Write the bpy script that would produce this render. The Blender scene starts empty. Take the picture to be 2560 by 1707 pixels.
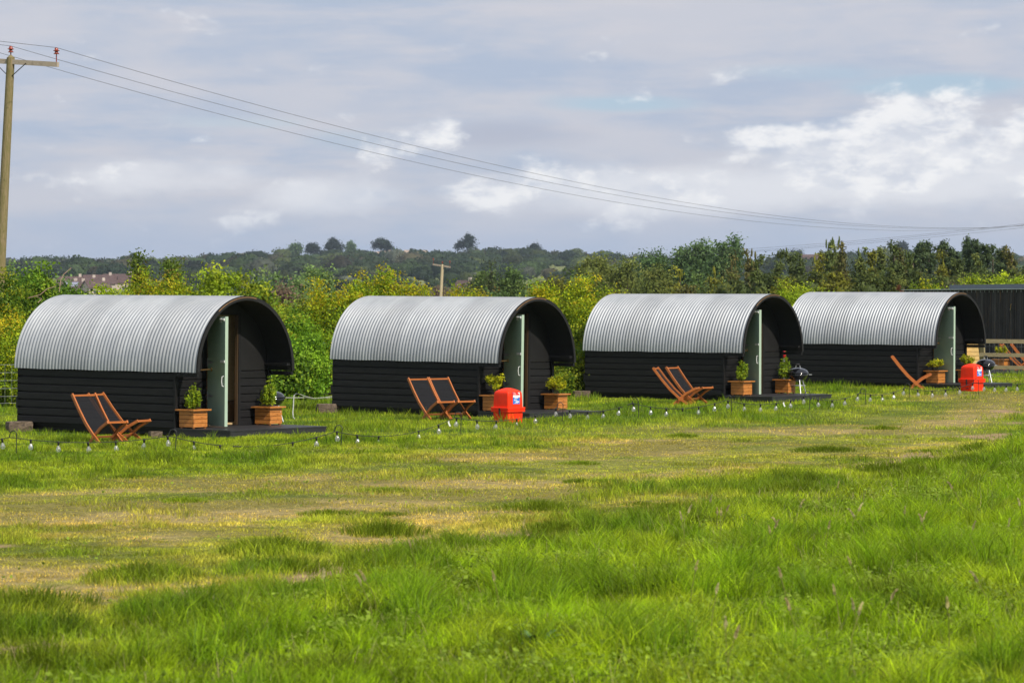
import bpy, bmesh, math, random
import numpy as np
from mathutils import Matrix, Vector

S = bpy.context.scene
COL = S.collection
R = math.radians
PI = math.pi

# ---------------------------------------------------------------- camera, sky, sun, exposure
CAMZ = 2.2
FPX = 7500.0            # focal length in pixels of a 2560 px wide frame
cam = bpy.data.cameras.new("camera")
cam.sensor_width = 36.0
cam.lens = 36.0 * FPX / 2560.0
cam.shift_y = -(853.5 - 752.5) / 2560.0
cam.clip_start = 0.5
cam.clip_end = 9000
cam.dof.use_dof = True
cam.dof.focus_distance = 58.0
cam.dof.aperture_fstop = 6.0
camo = bpy.data.objects.new("camera", cam)
COL.objects.link(camo)
camo.location = (0, 0, CAMZ)
camo.rotation_euler = (R(90), 0, 0)
S.camera = camo

SUN_AZ = R(138)         # compass-like, measured clockwise from +Y
SUN_EL = R(44)
world = bpy.data.worlds.new("World")
S.world = world
world.use_nodes = True
nt = world.node_tree
nt.nodes.clear()


class NB:
    """small helper for building node trees"""
    def __init__(s, tree):
        s.t = tree

    def n(s, typ, **kw):
        nd = s.t.nodes.new(typ)
        for k, v in kw.items():
            if k.startswith('i_'):
                nd.inputs[k[2:].replace('_', ' ')].default_value = v
            else:
                setattr(nd, k, v)
        return nd

    def l(s, a, b):
        s.t.links.new(a, b)

    def math(s, op, a, b=None, clamp=False):
        nd = s.n('ShaderNodeMath', operation=op, use_clamp=clamp)
        for i, v in enumerate((a, b)):
            if v is None:
                continue
            if isinstance(v, (int, float)):
                nd.inputs[i].default_value = v
            else:
                s.l(v, nd.inputs[i])
        return nd.outputs[0]

    def ramp(s, fac, a, b):
        nd = s.n('ShaderNodeMapRange', interpolation_type='SMOOTHSTEP')
        nd.inputs[1].default_value = a
        nd.inputs[2].default_value = b
        s.l(fac, nd.inputs[0])
        return nd.outputs[0]

    def mix(s, fac, a, b, mode='MIX'):
        nd = s.n('ShaderNodeMix', data_type='RGBA', blend_type=mode)
        if isinstance(fac, (int, float)):
            nd.inputs[0].default_value = fac
        else:
            s.l(fac, nd.inputs[0])
        for i, v in ((6, a), (7, b)):
            if isinstance(v, (tuple, list)):
                nd.inputs[i].default_value = (*v[:3], 1)
            else:
                s.l(v, nd.inputs[i])
        return nd.outputs[2]

    def noise(s, vec, scale, detail=4, rough=0.5, dist=0.0):
        nd = s.n('ShaderNodeTexNoise')
        nd.inputs['Scale'].default_value = scale
        nd.inputs['Detail'].default_value = detail
        nd.inputs['Roughness'].default_value = rough
        nd.inputs['Distortion'].default_value = dist
        if vec is not None:
            s.l(vec, nd.inputs['Vector'])
        return nd.outputs[0]

    def mapping(s, vec, scale=(1, 1, 1), loc=(0, 0, 0)):
        nd = s.n('ShaderNodeMapping')
        nd.inputs['Scale'].default_value = scale
        nd.inputs['Location'].default_value = loc
        s.l(vec, nd.inputs['Vector'])
        return nd.outputs[0]


def srgb(r, g, b):
    f = lambda c: (c / 255 / 12.92) if c <= 10 else ((c / 255 + 0.055) / 1.055) ** 2.4
    return (f(r), f(g), f(b))


W = NB(nt)
wout = W.n('ShaderNodeOutputWorld')
bg = W.n('ShaderNodeBackground')
SKYK = 0.1
bg.inputs['Strength'].default_value = SKYK
sky = W.n('ShaderNodeTexSky', sky_type='NISHITA', sun_disc=False)
sky.sun_elevation = SUN_EL
sky.sun_rotation = SUN_AZ
sky.air_density = 1.0
sky.dust_density = 1.2
tc = W.n('ShaderNodeTexCoord')
dirv = tc.outputs['Generated']


def cl(r, g, b, k=1.0):
    c = srgb(r, g, b)
    return tuple(x * k / SKYK for x in c)


def blob(px, py, rx, ry):
    """soft elliptical region of the sky, given as a direction"""
    c = Vector(((px - 1280) / FPX, 1.0, (752.5 - py) / FPX))
    m = W.n('ShaderNodeVectorMath', operation='SUBTRACT')
    W.l(dirv, m.inputs[0])
    m.inputs[1].default_value = c.normalized()
    q = W.n('ShaderNodeVectorMath', operation='MULTIPLY')
    W.l(m.outputs[0], q.inputs[0])
    q.inputs[1].default_value = (FPX / rx, 3.0, FPX / ry)
    ln = W.n('ShaderNodeVectorMath', operation='LENGTH')
    W.l(q.outputs[0], ln.inputs[0])
    return ln.outputs['Value']


def addblobs(items):
    tot = None
    for (px, py, rx, ry, k) in items:
        d = W.ramp(blob(px, py, rx, ry), 1.0, 0.0)
        d = W.math('MULTIPLY', d, k)
        tot = d if tot is None else W.math('MAXIMUM', tot, d)
    return tot


n_big = W.noise(W.mapping(dirv, (1, 1, 5.0)), 9.0, 5, 0.52, 0.3)
n_str = W.noise(W.mapping(dirv, (1, 1, 7.0), (3.1, 1.7, 0.4)), 22.0, 6, 0.55, 0.2)
n_puff = W.noise(W.mapping(dirv, (1, 1, 1.9), (7.7, 2.2, 5.1)), 42.0, 8, 0.56, 0.15)
n_puff2 = W.noise(W.mapping(dirv, (1, 1, 2.6), (1.7, 9.2, 2.1)), 26.0, 7, 0.55, 0.1)
# base overcast: bluish grey to lilac grey
base = W.mix(W.ramp(W.math('ADD', W.math('MULTIPLY', n_big, 0.7), W.math('MULTIPLY', n_puff2, 0.3)), 0.40, 0.60), cl(180, 193, 214), cl(203, 206, 217))
base = W.mix(W.math('MULTIPLY', W.ramp(n_str, 0.42, 0.72), 0.7), base, cl(210, 210, 218))
# clear sky (Sky Texture) showing through thin gaps
gapm = addblobs([(2330, 215, 480, 60, 1.0), (1560, 255, 420, 50, 0.8), (560, 300, 420, 70, 0.45), (2100, 185, 500, 60, 0.6), (880, 350, 260, 60, 0.5)])
gap = W.math('MULTIPLY', W.ramp(W.math('ADD', gapm, W.math('MULTIPLY', n_str, 0.9)), 0.68, 1.3), 0.85)
skyb = W.mix(0.6, sky.outputs[0], cl(178, 208, 238))
base = W.mix(gap, base, skyb)
# grey undersides
gr = addblobs([(1260, 338, 420, 75, 0.9), (2280, 300, 230, 42, 0.5), (1850, 290, 260, 40, 0.4), (1500, 130, 900, 120, 0.3)])
base = W.mix(W.math('MULTIPLY', W.ramp(W.math('ADD', gr, W.math('MULTIPLY', n_puff2, 0.8)), 0.6, 1.4), 0.65), base, cl(176, 183, 202))
# soft pale bank low in the sky and sharper white cumulus heads
bank = addblobs([(1700, 470, 1100, 130, 0.95), (2250, 430, 750, 190, 1.0), (1250, 480, 420, 70, 0.6), (420, 450, 620, 110, 0.62), (820, 490, 480, 100, 0.66)])
bank = W.ramp(W.math('ADD', bank, W.math('ADD', W.math('MULTIPLY', n_puff2, 0.9), W.math('MULTIPLY', n_puff, 0.5))), 0.95, 1.5)
base = W.mix(W.math('MULTIPLY', bank, 0.9), base, cl(231, 233, 239))
heads = addblobs([(2320, 300, 300, 95, 1.0), (2540, 310, 240, 80, 0.95), (2110, 345, 240, 90, 0.85), (1930, 345, 200, 64, 0.75), (1090, 330, 190, 72, 0.85), (1840, 285, 60, 25, 0.5), (1620, 455, 640, 90, 0.74), (2150, 420, 640, 110, 0.78), (1250, 480, 400, 60, 0.58), (720, 480, 480, 60, 0.34), (260, 440, 340, 50, 0.22)])
puff = W.math('ADD', W.math('MULTIPLY', n_puff, 2.6), W.math('MULTIPLY', n_puff2, 0.4))
heads = W.ramp(W.math('ADD', heads, puff), 1.74, 2.26)
n_fine = W.noise(W.mapping(dirv, (1, 1, 2.2), (4.4, 1.2, 8.1)), 75.0, 7, 0.6, 0.2)
tex = W.ramp(W.math('ADD', W.math('MULTIPLY', n_fine, 0.6), W.math('MULTIPLY', n_puff, 0.4)), 0.40, 0.58)
headc = W.mix(tex, cl(214, 219, 230), cl(250, 250, 251))
base = W.mix(W.math('MULTIPLY', heads, 0.92), base, headc)
# low haze band by the horizon
sep = W.n('ShaderNodeSeparateXYZ')
W.l(dirv, sep.inputs[0])
hz = W.ramp(sep.outputs[2], 0.036, 0.012)
base = W.mix(W.math('MULTIPLY', hz, 0.8), base, cl(178, 191, 215))
W.l(base, bg.inputs['Color'])
W.l(bg.outputs[0], wout.inputs[0])

sunl = bpy.data.lights.new("sun", 'SUN')
sunl.energy = 5.0
sunl.angle = R(0.8)
sunl.color = (1.0, 0.93, 0.82)
suno = bpy.data.objects.new("sun", sunl)
COL.objects.link(suno)
sd = Vector((math.sin(SUN_AZ) * math.cos(SUN_EL), math.cos(SUN_AZ) * math.cos(SUN_EL), math.sin(SUN_EL)))
suno.rotation_euler = sd.to_track_quat('Z', 'Y').to_euler()
suno.location = sd * 60

vs = S.view_settings
vs.view_transform = 'Standard'
vs.look = 'None'
vs.exposure = 0.0
vs.gamma = 1.0
vs.use_curve_mapping = False
S.cycles.max_bounces = 6
S.cycles.transparent_max_bounces = 12
S.cycles.volume_bounces = 0

# ---------------------------------------------------------------- materials
MATS = {}


def new_mat(name):
    m = bpy.data.materials.new(name)
    m.use_nodes = True
    b = NB(m.node_tree)
    p = m.node_tree.nodes['Principled BSDF']
    MATS[name] = m
    return m, b, p


def simple(name, col, rough=0.5, metal=0.0, var=0.12, scale=6.0, spec=None, bump=0.0, coat=0.0):
    m, b, p = new_mat(name)
    t = b.n('ShaderNodeTexCoord')
    f = b.noise(t.outputs['Object'], scale, 5, 0.6)
    lo = tuple(c * (1 - var) for c in col)
    hi = tuple(min(1, c * (1 + var)) for c in col)
    b.l(b.mix(b.ramp(f, 0.3, 0.7), lo, hi), p.inputs['Base Color'])
    p.inputs['Roughness'].default_value = rough
    p.inputs['Metallic'].default_value = metal
    if spec is not None:
        p.inputs['Specular IOR Level'].default_value = spec
    if coat:
        p.inputs['Coat Weight'].default_value = coat
        p.inputs['Coat Roughness'].default_value = 0.08
    if bump:
        bn = b.n('ShaderNodeBump')
        bn.inputs['Strength'].default_value = bump
        bn.inputs['Distance'].default_value = 0.01
        b.l(f, bn.inputs['Height'])
        b.l(bn.outputs[0], p.inputs['Normal'])
    return m


def wood(name, col, col2, rough=0.55, axis=(1.5, 14, 14), knots=0.35, vary=0.25):
    m, b, p = new_mat(name)
    t = b.n('ShaderNodeTexCoord')
    oi = b.n('ShaderNodeObjectInfo')
    v = b.mapping(t.outputs['Object'], axis)
    ad = b.n('ShaderNodeVectorMath', operation='ADD')
    b.l(v, ad.inputs[0])
    b.l(oi.outputs['Random'], ad.inputs[1])
    g = b.noise(ad.outputs[0], 5.0, 6, 0.65, 0.6)
    k = b.noise(t.outputs['Object'], 9.0, 3, 0.5, 0.4)
    c = b.mix(b.ramp(g, 0.35, 0.68), col, col2)
    dk = tuple(x * 0.45 for x in col)
    c = b.mix(b.math('MULTIPLY', b.ramp(k, 0.60, 0.72), knots), c, dk)
    b.l(c, p.inputs['Base Color'])
    p.inputs['Roughness'].default_value = rough
    bn = b.n('ShaderNodeBump')
    bn.inputs['Strength'].default_value = 0.25
    bn.inputs['Distance'].default_value = 0.004
    b.l(g, bn.inputs['Height'])
    b.l(bn.outputs[0], p.inputs['Normal'])
    return m


def foliage(name, trans=0.4, rough=0.55):
    m, b, p = new_mat(name)
    at = b.n('ShaderNodeAttribute', attribute_name='Col')
    p.inputs['Roughness'].default_value = rough
    p.inputs['Specular IOR Level'].default_value = 0.14
    b.l(at.outputs['Color'], p.inputs['Base Color'])
    tr = b.n('ShaderNodeBsdfTranslucent')
    b.l(at.outputs['Color'], tr.inputs['Color'])
    mx = b.n('ShaderNodeMixShader')
    mx.inputs[0].default_value = trans
    b.l(p.outputs[0], mx.inputs[1])
    b.l(tr.outputs[0], mx.inputs[2])
    b.l(mx.outputs[0], m.node_tree.nodes['Material Output'].inputs['Surface'])
    return m


foliage('leaves', 0.42)
foliage('grass_blades', 0.45, 0.75)
foliage('needles', 0.22, 0.65)
simple('bark', (0.09, 0.07, 0.05), 0.85, bump=0.6, scale=14)
simple('pale_bark', (0.32, 0.27, 0.20), 0.85, bump=0.4, scale=14)
simple('soil', (0.02, 0.014, 0.01), 0.95)

# corrugated galvanised sheet
m, b, p = new_mat('galvanised_sheet')
t = b.n('ShaderNodeTexCoord')
f1 = b.noise(t.outputs['Object'], 2.2, 5, 0.6)
f2 = b.noise(b.mapping(t.outputs['Object'], (6, 26, 1.2)), 2.0, 5, 0.65)
c = b.mix(b.ramp(f1, 0.3, 0.7), (0.345, 0.365, 0.388), (0.405, 0.422, 0.44))
c = b.mix(b.math('MULTIPLY', b.ramp(f2, 0.55, 0.8), 0.35), c, (0.30, 0.32, 0.35))
sx = b.n('ShaderNodeSeparateXYZ')
b.l(t.outputs['Object'], sx.inputs[0])
wn = b.n('ShaderNodeTexWhiteNoise', noise_dimensions='1D')
b.l(b.math('FLOOR', b.math('MULTIPLY', sx.outputs[1], 1.63)), wn.inputs['W'])
tone = b.math('ADD', b.math('MULTIPLY', wn.outputs['Value'], 0.16), 0.90)
st_ = b.noise(b.mapping(t.outputs['Object'], (0.7, 5.0, 0.7)), 2.4, 6, 0.7)
tone = b.math('MULTIPLY', tone, b.math('ADD', b.math('MULTIPLY', st_, 0.35), 0.82))
c = b.mix(1.0, c, tone, 'MULTIPLY')
b.l(c, p.inputs['Base Color'])
p.inputs['Metallic'].default_value = 0.5
b.l(b.math('ADD', b.math('MULTIPLY', f1, 0.2), 0.44), p.inputs['Roughness'])

# black stained boards
m, b, p = new_mat('black_stain')
t = b.n('ShaderNodeTexCoord')
g = b.noise(b.mapping(t.outputs['Object'], (18, 1.6, 18)), 3.0, 6, 0.65)
d = b.noise(t.outputs['Object'], 3.0, 6, 0.7)
c = b.mix(b.ramp(g, 0.35, 0.7), (0.005, 0.005, 0.006), (0.013, 0.0125, 0.0125))
c = b.mix(b.math('MULTIPLY', b.ramp(d, 0.62, 0.78), 0.5), c, (0.024, 0.022, 0.021))
b.l(c, p.inputs['Base Color'])
p.inputs['Roughness'].default_value = 0.62
p.inputs['Specular IOR Level'].default_value = 0.3
bn = b.n('ShaderNodeBump')
bn.inputs['Strength'].default_value = 0.3
bn.inputs['Distance'].default_value = 0.004
b.l(g, bn.inputs['Height'])
b.l(bn.outputs[0], p.inputs['Normal'])

# old black barn boards with timber showing at the joints
m, b, p = new_mat('barn_boards')
t = b.n('ShaderNodeTexCoord')
g = b.noise(b.mapping(t.outputs['Object'], (9, 9, 0.5)), 4.0, 6, 0.7)
d = b.noise(b.mapping(t.outputs['Object'], (14, 14, 0.55), (3, 1, 2)), 2.6, 4, 0.6)
c = b.mix(b.ramp(g, 0.3, 0.75), (0.012, 0.012, 0.014), (0.068, 0.062, 0.058))
sx = b.n('ShaderNodeSeparateXYZ')
b.l(t.outputs['Object'], sx.inputs[0])
wn = b.n('ShaderNodeTexWhiteNoise', noise_dimensions='1D')
b.l(b.math('FLOOR', b.math('MULTIPLY', sx.outputs[0], 6.0606)), wn.inputs['W'])
c = b.mix(1.0, c, b.math('ADD', b.math('MULTIPLY', wn.outputs['Value'], 1.1), 0.45), 'MULTIPLY')
c = b.mix(b.math('MULTIPLY', b.ramp(d, 0.60, 0.70), 0.7), c, (0.20, 0.10, 0.03))
b.l(c, p.inputs['Base Color'])
p.inputs['Roughness'].default_value = 0.85
p.inputs['Specular IOR Level'].default_value = 0.2

simple('black_lining', (0.004, 0.004, 0.004), 0.75, var=0.3)
simple('black_panel', (0.005, 0.0045, 0.0045), 0.6, var=0.45, scale=4)
simple('sage_paint', (0.33, 0.46, 0.37), 0.5, var=0.06, scale=3)
simple('sage_edge', (0.36, 0.47, 0.36), 0.5, var=0.05, scale=3)
simple('zinc', (0.62, 0.63, 0.65), 0.35, metal=0.7, var=0.1)
simple('white_metal', (0.75, 0.75, 0.75), 0.4, var=0.05)
simple('brass', (0.62, 0.36, 0.13), 0.35, metal=0.8, var=0.15)
wood('jamb_wood', (0.15, 0.085, 0.04), (0.23, 0.13, 0.06))
wood('jamb_dark', (0.05, 0.03, 0.015), (0.08, 0.045, 0.02))
wood('plywood', (0.45, 0.31, 0.15), (0.55, 0.39, 0.21), knots=0.2)
wood('deck_stain', (0.014, 0.014, 0.016), (0.03, 0.03, 0.033), 0.5, axis=(2, 14, 14), knots=0.1)
wood('chair_wood', (0.36, 0.095, 0.018), (0.50, 0.16, 0.035), 0.42, axis=(3, 20, 20), knots=0.2)
wood('planter_wood', (0.40, 0.135, 0.022), (0.56, 0.23, 0.05), 0.5, axis=(3, 3, 26), knots=0.75)
wood('weathered_rail', (0.44, 0.33, 0.18), (0.60, 0.48, 0.29), 0.8, axis=(1.5, 16, 16), knots=0.4)
wood('post_wood', (0.20, 0.17, 0.07), (0.34, 0.27, 0.14), 0.85, axis=(14, 14, 1.5), knots=0.5)
wood('pole_wood', (0.13, 0.12, 0.03), (0.26, 0.19, 0.11), 0.85, axis=(14, 14, 0.8), knots=0.5)
wood('pale_pole_wood', (0.42, 0.34, 0.20), (0.55, 0.46, 0.30), 0.85, axis=(14, 14, 0.8), knots=0.3)
wood('crossarm_wood', (0.34, 0.27, 0.20), (0.48, 0.40, 0.32), 0.8, axis=(2, 14, 14), knots=0.4)
wood('larch_board', (0.52, 0.33, 0.10), (0.66, 0.45, 0.17), 0.7, axis=(2, 10, 10), knots=0.3)
wood('old_timber', (0.07, 0.05, 0.035), (0.17, 0.125, 0.085), 0.9, axis=(4, 4, 10), knots=0.9)
simple('black_iron', (0.012, 0.012, 0.013), 0.45, var=0.2)
simple('black_rubber', (0.010, 0.010, 0.010), 0.6, var=0.2)
simple('enamel', (0.006, 0.006, 0.008), 0.12, var=0.1, coat=0.6)
simple('grey_cap', (0.22, 0.22, 0.23), 0.5)
simple('red_plastic', (0.90, 0.034, 0.004), 0.5, spec=0.25, var=0.06, scale=9)
simple('red_paint', (0.62, 0.01, 0.03), 0.4, var=0.05)
simple('sign_white', (0.85, 0.85, 0.85), 0.4, var=0.02)
simple('sign_blue', (0.015, 0.17, 0.62), 0.4, var=0.05)
simple('sign_red', (0.72, 0.02, 0.02), 0.4, var=0.05)
simple('insulator_glaze', (0.22, 0.03, 0.012), 0.2, var=0.2)
simple('wire_grey', (0.10, 0.10, 0.11), 0.5, metal=0.3)
simple('fence_wire', (0.42, 0.44, 0.45), 0.4, metal=0.6)
simple('pale_hose', (0.42, 0.42, 0.37), 0.5)
simple('slate_blue', (0.06, 0.085, 0.11), 0.4, var=0.1)
simple('felt_edge', (0.42, 0.47, 0.46), 0.5, var=0.1)
simple('render_wall', (0.50, 0.42, 0.36), 0.9)
simple('tile_roof', (0.085, 0.05, 0.045), 0.85, var=0.3, scale=1.5)
simple('house_glass', (0.05, 0.06, 0.08), 0.1)
simple('solar_panel', (0.30, 0.31, 0.40), 0.2, metal=0.2)
simple('dead_twig', (0.26, 0.17, 0.12), 0.8)
simple('filament', (0.75, 0.68, 0.55), 0.4, metal=0.4)

simple('dock_leaf', (0.075, 0.15, 0.035), 0.5, var=.2)
# sling fabric, a little see-through
m, b, p = new_mat('mesh_fabric')
p.inputs['Base Color'].default_value = (0.010, 0.010, 0.012, 1)
p.inputs['Roughness'].default_value = 0.8
p.inputs['Specular IOR Level'].default_value = 0.2
tr = b.n('ShaderNodeBsdfTransparent')
mx = b.n('ShaderNodeMixShader')
mx.inputs[0].default_value = 0.22
b.l(p.outputs[0], mx.inputs[1])
b.l(tr.outputs[0], mx.inputs[2])
b.l(mx.outputs[0], m.node_tree.nodes['Material Output'].inputs['Surface'])

# thin clear glass
m, b, p = new_mat('bulb_glass')
gl = b.n('ShaderNodeBsdfGlossy')
gl.inputs['Roughness'].default_value = 0.06
gl.inputs['Color'].default_value = (0.95, 0.95, 0.95, 1)
df = b.n('ShaderNodeBsdfTranslucent')
df.inputs['Color'].default_value = (0.85, 0.83, 0.8, 1)
tr = b.n('ShaderNodeBsdfTransparent')
lw = b.n('ShaderNodeLayerWeight')
lw.inputs['Blend'].default_value = 0.45
mx0 = b.n('ShaderNodeMixShader')
mx0.inputs[0].default_value = 0.45
b.l(gl.outputs[0], mx0.inputs[1])
b.l(df.outputs[0], mx0.inputs[2])
mx = b.n('ShaderNodeMixShader')
b.l(b.math('ADD', b.math('MULTIPLY', lw.outputs['Facing'], 0.6), 0.32, True), mx.inputs[0])
b.l(tr.outputs[0], mx.inputs[1])
b.l(mx0.outputs[0], mx.inputs[2])
b.l(mx.outputs[0], m.node_tree.nodes['Material Output'].inputs['Surface'])

# field soil and turf under the blades: colour comes from the Col attribute
m, b, p = new_mat('turf')
at = b.n('ShaderNodeAttribute', attribute_name='Col')
t = b.n('ShaderNodeTexCoord')
f = b.noise(t.outputs['Object'], 7.0, 6, 0.7)
f2 = b.noise(t.outputs['Object'], 40.0, 4, 0.7)
c = b.mix(b.ramp(f, 0.3, 0.75), (0.55, 0.55, 0.5), (1.25, 1.2, 1.1))
c = b.mix(1.0, at.outputs['Color'], c, 'MULTIPLY')
b.l(c, p.inputs['Base Color'])
p.inputs['Roughness'].default_value = 0.95
p.inputs['Specular IOR Level'].default_value = 0.1
bn = b.n('ShaderNodeBump')
bn.inputs['Strength'].default_value = 0.7
bn.inputs['Distance'].default_value = 0.02
b.l(f2, bn.inputs['Height'])
b.l(bn.outputs[0], p.inputs['Normal'])

# far hillside pasture
m, b, p = new_mat('hill_pasture')
t = b.n('ShaderNodeTexCoord')
f = b.noise(b.mapping(t.outputs['Object'], (1, 0.5, 1)), 0.012, 6, 0.6)
c = b.mix(b.ramp(f, 0.35, 0.65), (0.10, 0.125, 0.045), (0.20, 0.215, 0.08))
b.l(c, p.inputs['Base Color'])
p.inputs['Roughness'].default_value = 0.95
p.inputs['Specular IOR Level'].default_value = 0.05


# ---------------------------------------------------------------- mesh helpers
class MB:
    def __init__(s):
        s.v = []
        s.f = []
        s.sm = []

    def add(s, vs_, fs_, smooth=False):
        o = len(s.v)
        s.v += [tuple(v) for v in vs_]
        for f in fs_:
            s.f.append(tuple(i + o for i in f))
            s.sm.append(smooth)
        return s

    def box(s, x0, x1, y0, y1, z0, z1, M=None):
        c = [Vector((x, y, z)) for z in (z0, z1) for y in (y0, y1) for x in (x0, x1)]
        if M is not None:
            c = [M @ q for q in c]
        return s.add(c, [(0, 2, 3, 1), (4, 5, 7, 6), (0, 1, 5, 4), (2, 6, 7, 3), (0, 4, 6, 2), (1, 3, 7, 5)])

    def bar(s, p0, p1, w, h, up=(0, 0, 1)):
        """rectangular bar from p0 to p1, w sideways, h along up"""
        p0, p1 = Vector(p0), Vector(p1)
        d = (p1 - p0).normalized()
        upv = Vector(up)
        sd_ = d.cross(upv)
        if sd_.length < 1e-4:
            sd_ = d.cross(Vector((1, 0, 0)))
        sd_.normalize()
        u = sd_.cross(d).normalized()
        c = []
        for p_ in (p0, p1):
            for a_, b_ in ((-1, -1), (1, -1), (1, 1), (-1, 1)):
                c.append(p_ + sd_ * (a_ * w / 2) + u * (b_ * h / 2))
        return s.add(c, [(3, 2, 1, 0), (4, 5, 6, 7), (0, 1, 5, 4), (1, 2, 6, 5), (2, 3, 7, 6), (3, 0, 4, 7)])

    def tube(s, pts, r, n=8, cap=True, smooth=True):
        pts = [Vector(q) for q in pts]
        rs = r if isinstance(r, (list, tuple)) else [r] * len(pts)
        rings = []
        prev = None
        for i, q in enumerate(pts):
            d = (pts[min(i + 1, len(pts) - 1)] - pts[max(i - 1, 0)]).normalized()
            if prev is None:
                a = d.orthogonal().normalized()
            else:
                a = prev - d * prev.dot(d)
                a.normalize()
            prev = a
            bb = d.cross(a)
            rings.append([q + (a * math.cos(k * 2 * PI / n) + bb * math.sin(k * 2 * PI / n)) * rs[i] for k in range(n)])
        vs_ = [v for rg in rings for v in rg]
        fs_ = []
        for i in range(len(pts) - 1):
            for k in range(n):
                fs_.append((i * n + k, i * n + (k + 1) % n, (i + 1) * n + (k + 1) % n, (i + 1) * n + k))
        s.add(vs_, fs_, smooth)
        if cap:
            s.add(rings[0][::-1], [tuple(range(n))])
            s.add(rings[-1], [tuple(range(n))])
        return s

    def lathe(s, prof, n=16, c=(0, 0, 0), smooth=True):
        vs_, fs_ = [], []
        for (r_, z_) in prof:
            for k in range(n):
                a = k * 2 * PI / n
                vs_.append((c[0] + r_ * math.cos(a), c[1] + r_ * math.sin(a), c[2] + z_))
        for i in range(len(prof) - 1):
            for k in range(n):
                fs_.append((i * n + k, i * n + (k + 1) % n, (i + 1) * n + (k + 1) % n, (i + 1) * n + k))
        return s.add(vs_, fs_, smooth)

    def loft(s, rings, smooth=True, cap=True):
        n = len(rings[0])
        vs_ = [v for rg in rings for v in rg]
        fs_ = []
        for i in range(len(rings) - 1):
            for k in range(n):
                fs_.append((i * n + k, i * n + (k + 1) % n, (i + 1) * n + (k + 1) % n, (i + 1) * n + k))
        s.add(vs_, fs_, smooth)
        if cap:
            s.add(rings[0][::-1], [tuple(range(n))])
            s.add(rings[-1], [tuple(range(n))])
        return s

    def mesh(s, name, mat=None):
        me = bpy.data.meshes.new(name)
        me.from_pydata(s.v, [], s.f)
        me.polygons.foreach_set('use_smooth', s.sm)
        if mat:
            me.materials.append(MATS[mat])
        me.update()
        return me

    def build(s, name, mat, parent=None, loc=None):
        o = bpy.data.objects.new(name, s.mesh(name, mat))
        COL.objects.link(o)
        if parent is not None:
            o.parent = parent
        if loc is not None:
            o.location = loc
        return o


def tag(o, label=None, cat=None, group=None, kind=None):
    if label:
        o['label'] = label
    if cat:
        o['category'] = cat
    if group:
        o['group'] = group
    if kind:
        o['kind'] = kind
    return o


def thing(name, label, cat, loc=(0, 0, 0), rot=(0, 0, 0), group=None):
    o = bpy.data.objects.new(name, None)
    o.empty_display_size = 0.2
    COL.objects.link(o)
    o.location = loc
    o.rotation_euler = rot
    return tag(o, label, cat, group)


def copy_tree(o, parent=None):
    c = o.copy()
    COL.objects.link(c)
    if parent is not None:
        c.parent = parent
    for ch in list(o.children):
        copy_tree(ch, c)
    return c


def quads_mesh(name, V, F, mat, colors=None, smooth=False):
    """fast mesh from numpy arrays; F is (n,4) or (n,3)"""
    me = bpy.data.meshes.new(name)
    nv, (nf, k) = len(V), F.shape
    me.vertices.add(nv)
    me.vertices.foreach_set('co', np.asarray(V, np.float32).ravel())
    me.loops.add(nf * k)
    me.loops.foreach_set('vertex_index', np.asarray(F, np.int32).ravel())
    me.polygons.add(nf)
    me.polygons.foreach_set('loop_start', np.arange(0, nf * k, k, dtype=np.int32))
    if smooth:
        me.polygons.foreach_set('use_smooth', np.ones(nf, bool))
    if colors is not None:
        a = me.attributes.new('Col', 'FLOAT_COLOR', 'POINT')
        c4 = np.ones((nv, 4), np.float32)
        c4[:, :3] = colors
        a.data.foreach_set('color', c4.ravel())
    me.materials.append(MATS[mat])
    me.update(calc_edges=True)
    return me


def link(name, me, parent=None, loc=None):
    o = bpy.data.objects.new(name, me)
    COL.objects.link(o)
    if parent is not None:
        o.parent = parent
    if loc is not None:
        o.location = loc
    return o


class Noise2:
    def __init__(s, seed):
        s.g = np.random.default_rng(seed).random((256, 256))

    def __call__(s, x, y, sc, octv=3):
        out = 0
        amp = 1.0
        tot = 0
        for o in range(octv):
            X = np.asarray(x) * sc * 2 ** o + 17.3 * o
            Y = np.asarray(y) * sc * 2 ** o + 5.1 * o
            xi = np.floor(X).astype(int)
            yi = np.floor(Y).astype(int)
            fx = X - xi
            fy = Y - yi
            fx = fx * fx * (3 - 2 * fx)
            fy = fy * fy * (3 - 2 * fy)
            g = s.g
            a = g[xi % 256, yi % 256] * (1 - fx) + g[(xi + 1) % 256, yi % 256] * fx
            b_ = g[xi % 256, (yi + 1) % 256] * (1 - fx) + g[(xi + 1) % 256, (yi + 1) % 256] * fx
            out = out + amp * (a * (1 - fy) + b_ * fy)
            tot += amp
            amp *= 0.5
        return out / tot


NA, NBz, NC, ND = Noise2(1), Noise2(2), Noise2(3), Noise2(4)


def sstep(x, a, b_):
    t = np.clip((x - a) / (b_ - a), 0, 1)
    return t * t * (3 - 2 * t)


RIDGE = np.array([(-700, 655), (0, 650), (60, 640), (120, 637), (170, 638), (186, 649), (222, 639), (258, 644), (291, 640), (344, 639), (383, 636), (440, 628), (478, 634), (513, 630), (547, 622), (597, 619), (651, 620), (712, 614), (765, 616), (834, 618), (888, 615), (926, 614), (1060, 615), (1118, 617), (1160, 620), (1206, 613), (1244, 608), (1301, 609), (1363, 615), (1443, 613), (1500, 622), (1577, 624), (1627, 631), (1760, 640), (1874, 640), (1960, 634), (2062, 622), (2215, 613), (2337, 618), (2560, 630), (3300, 645)], float)


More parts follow.
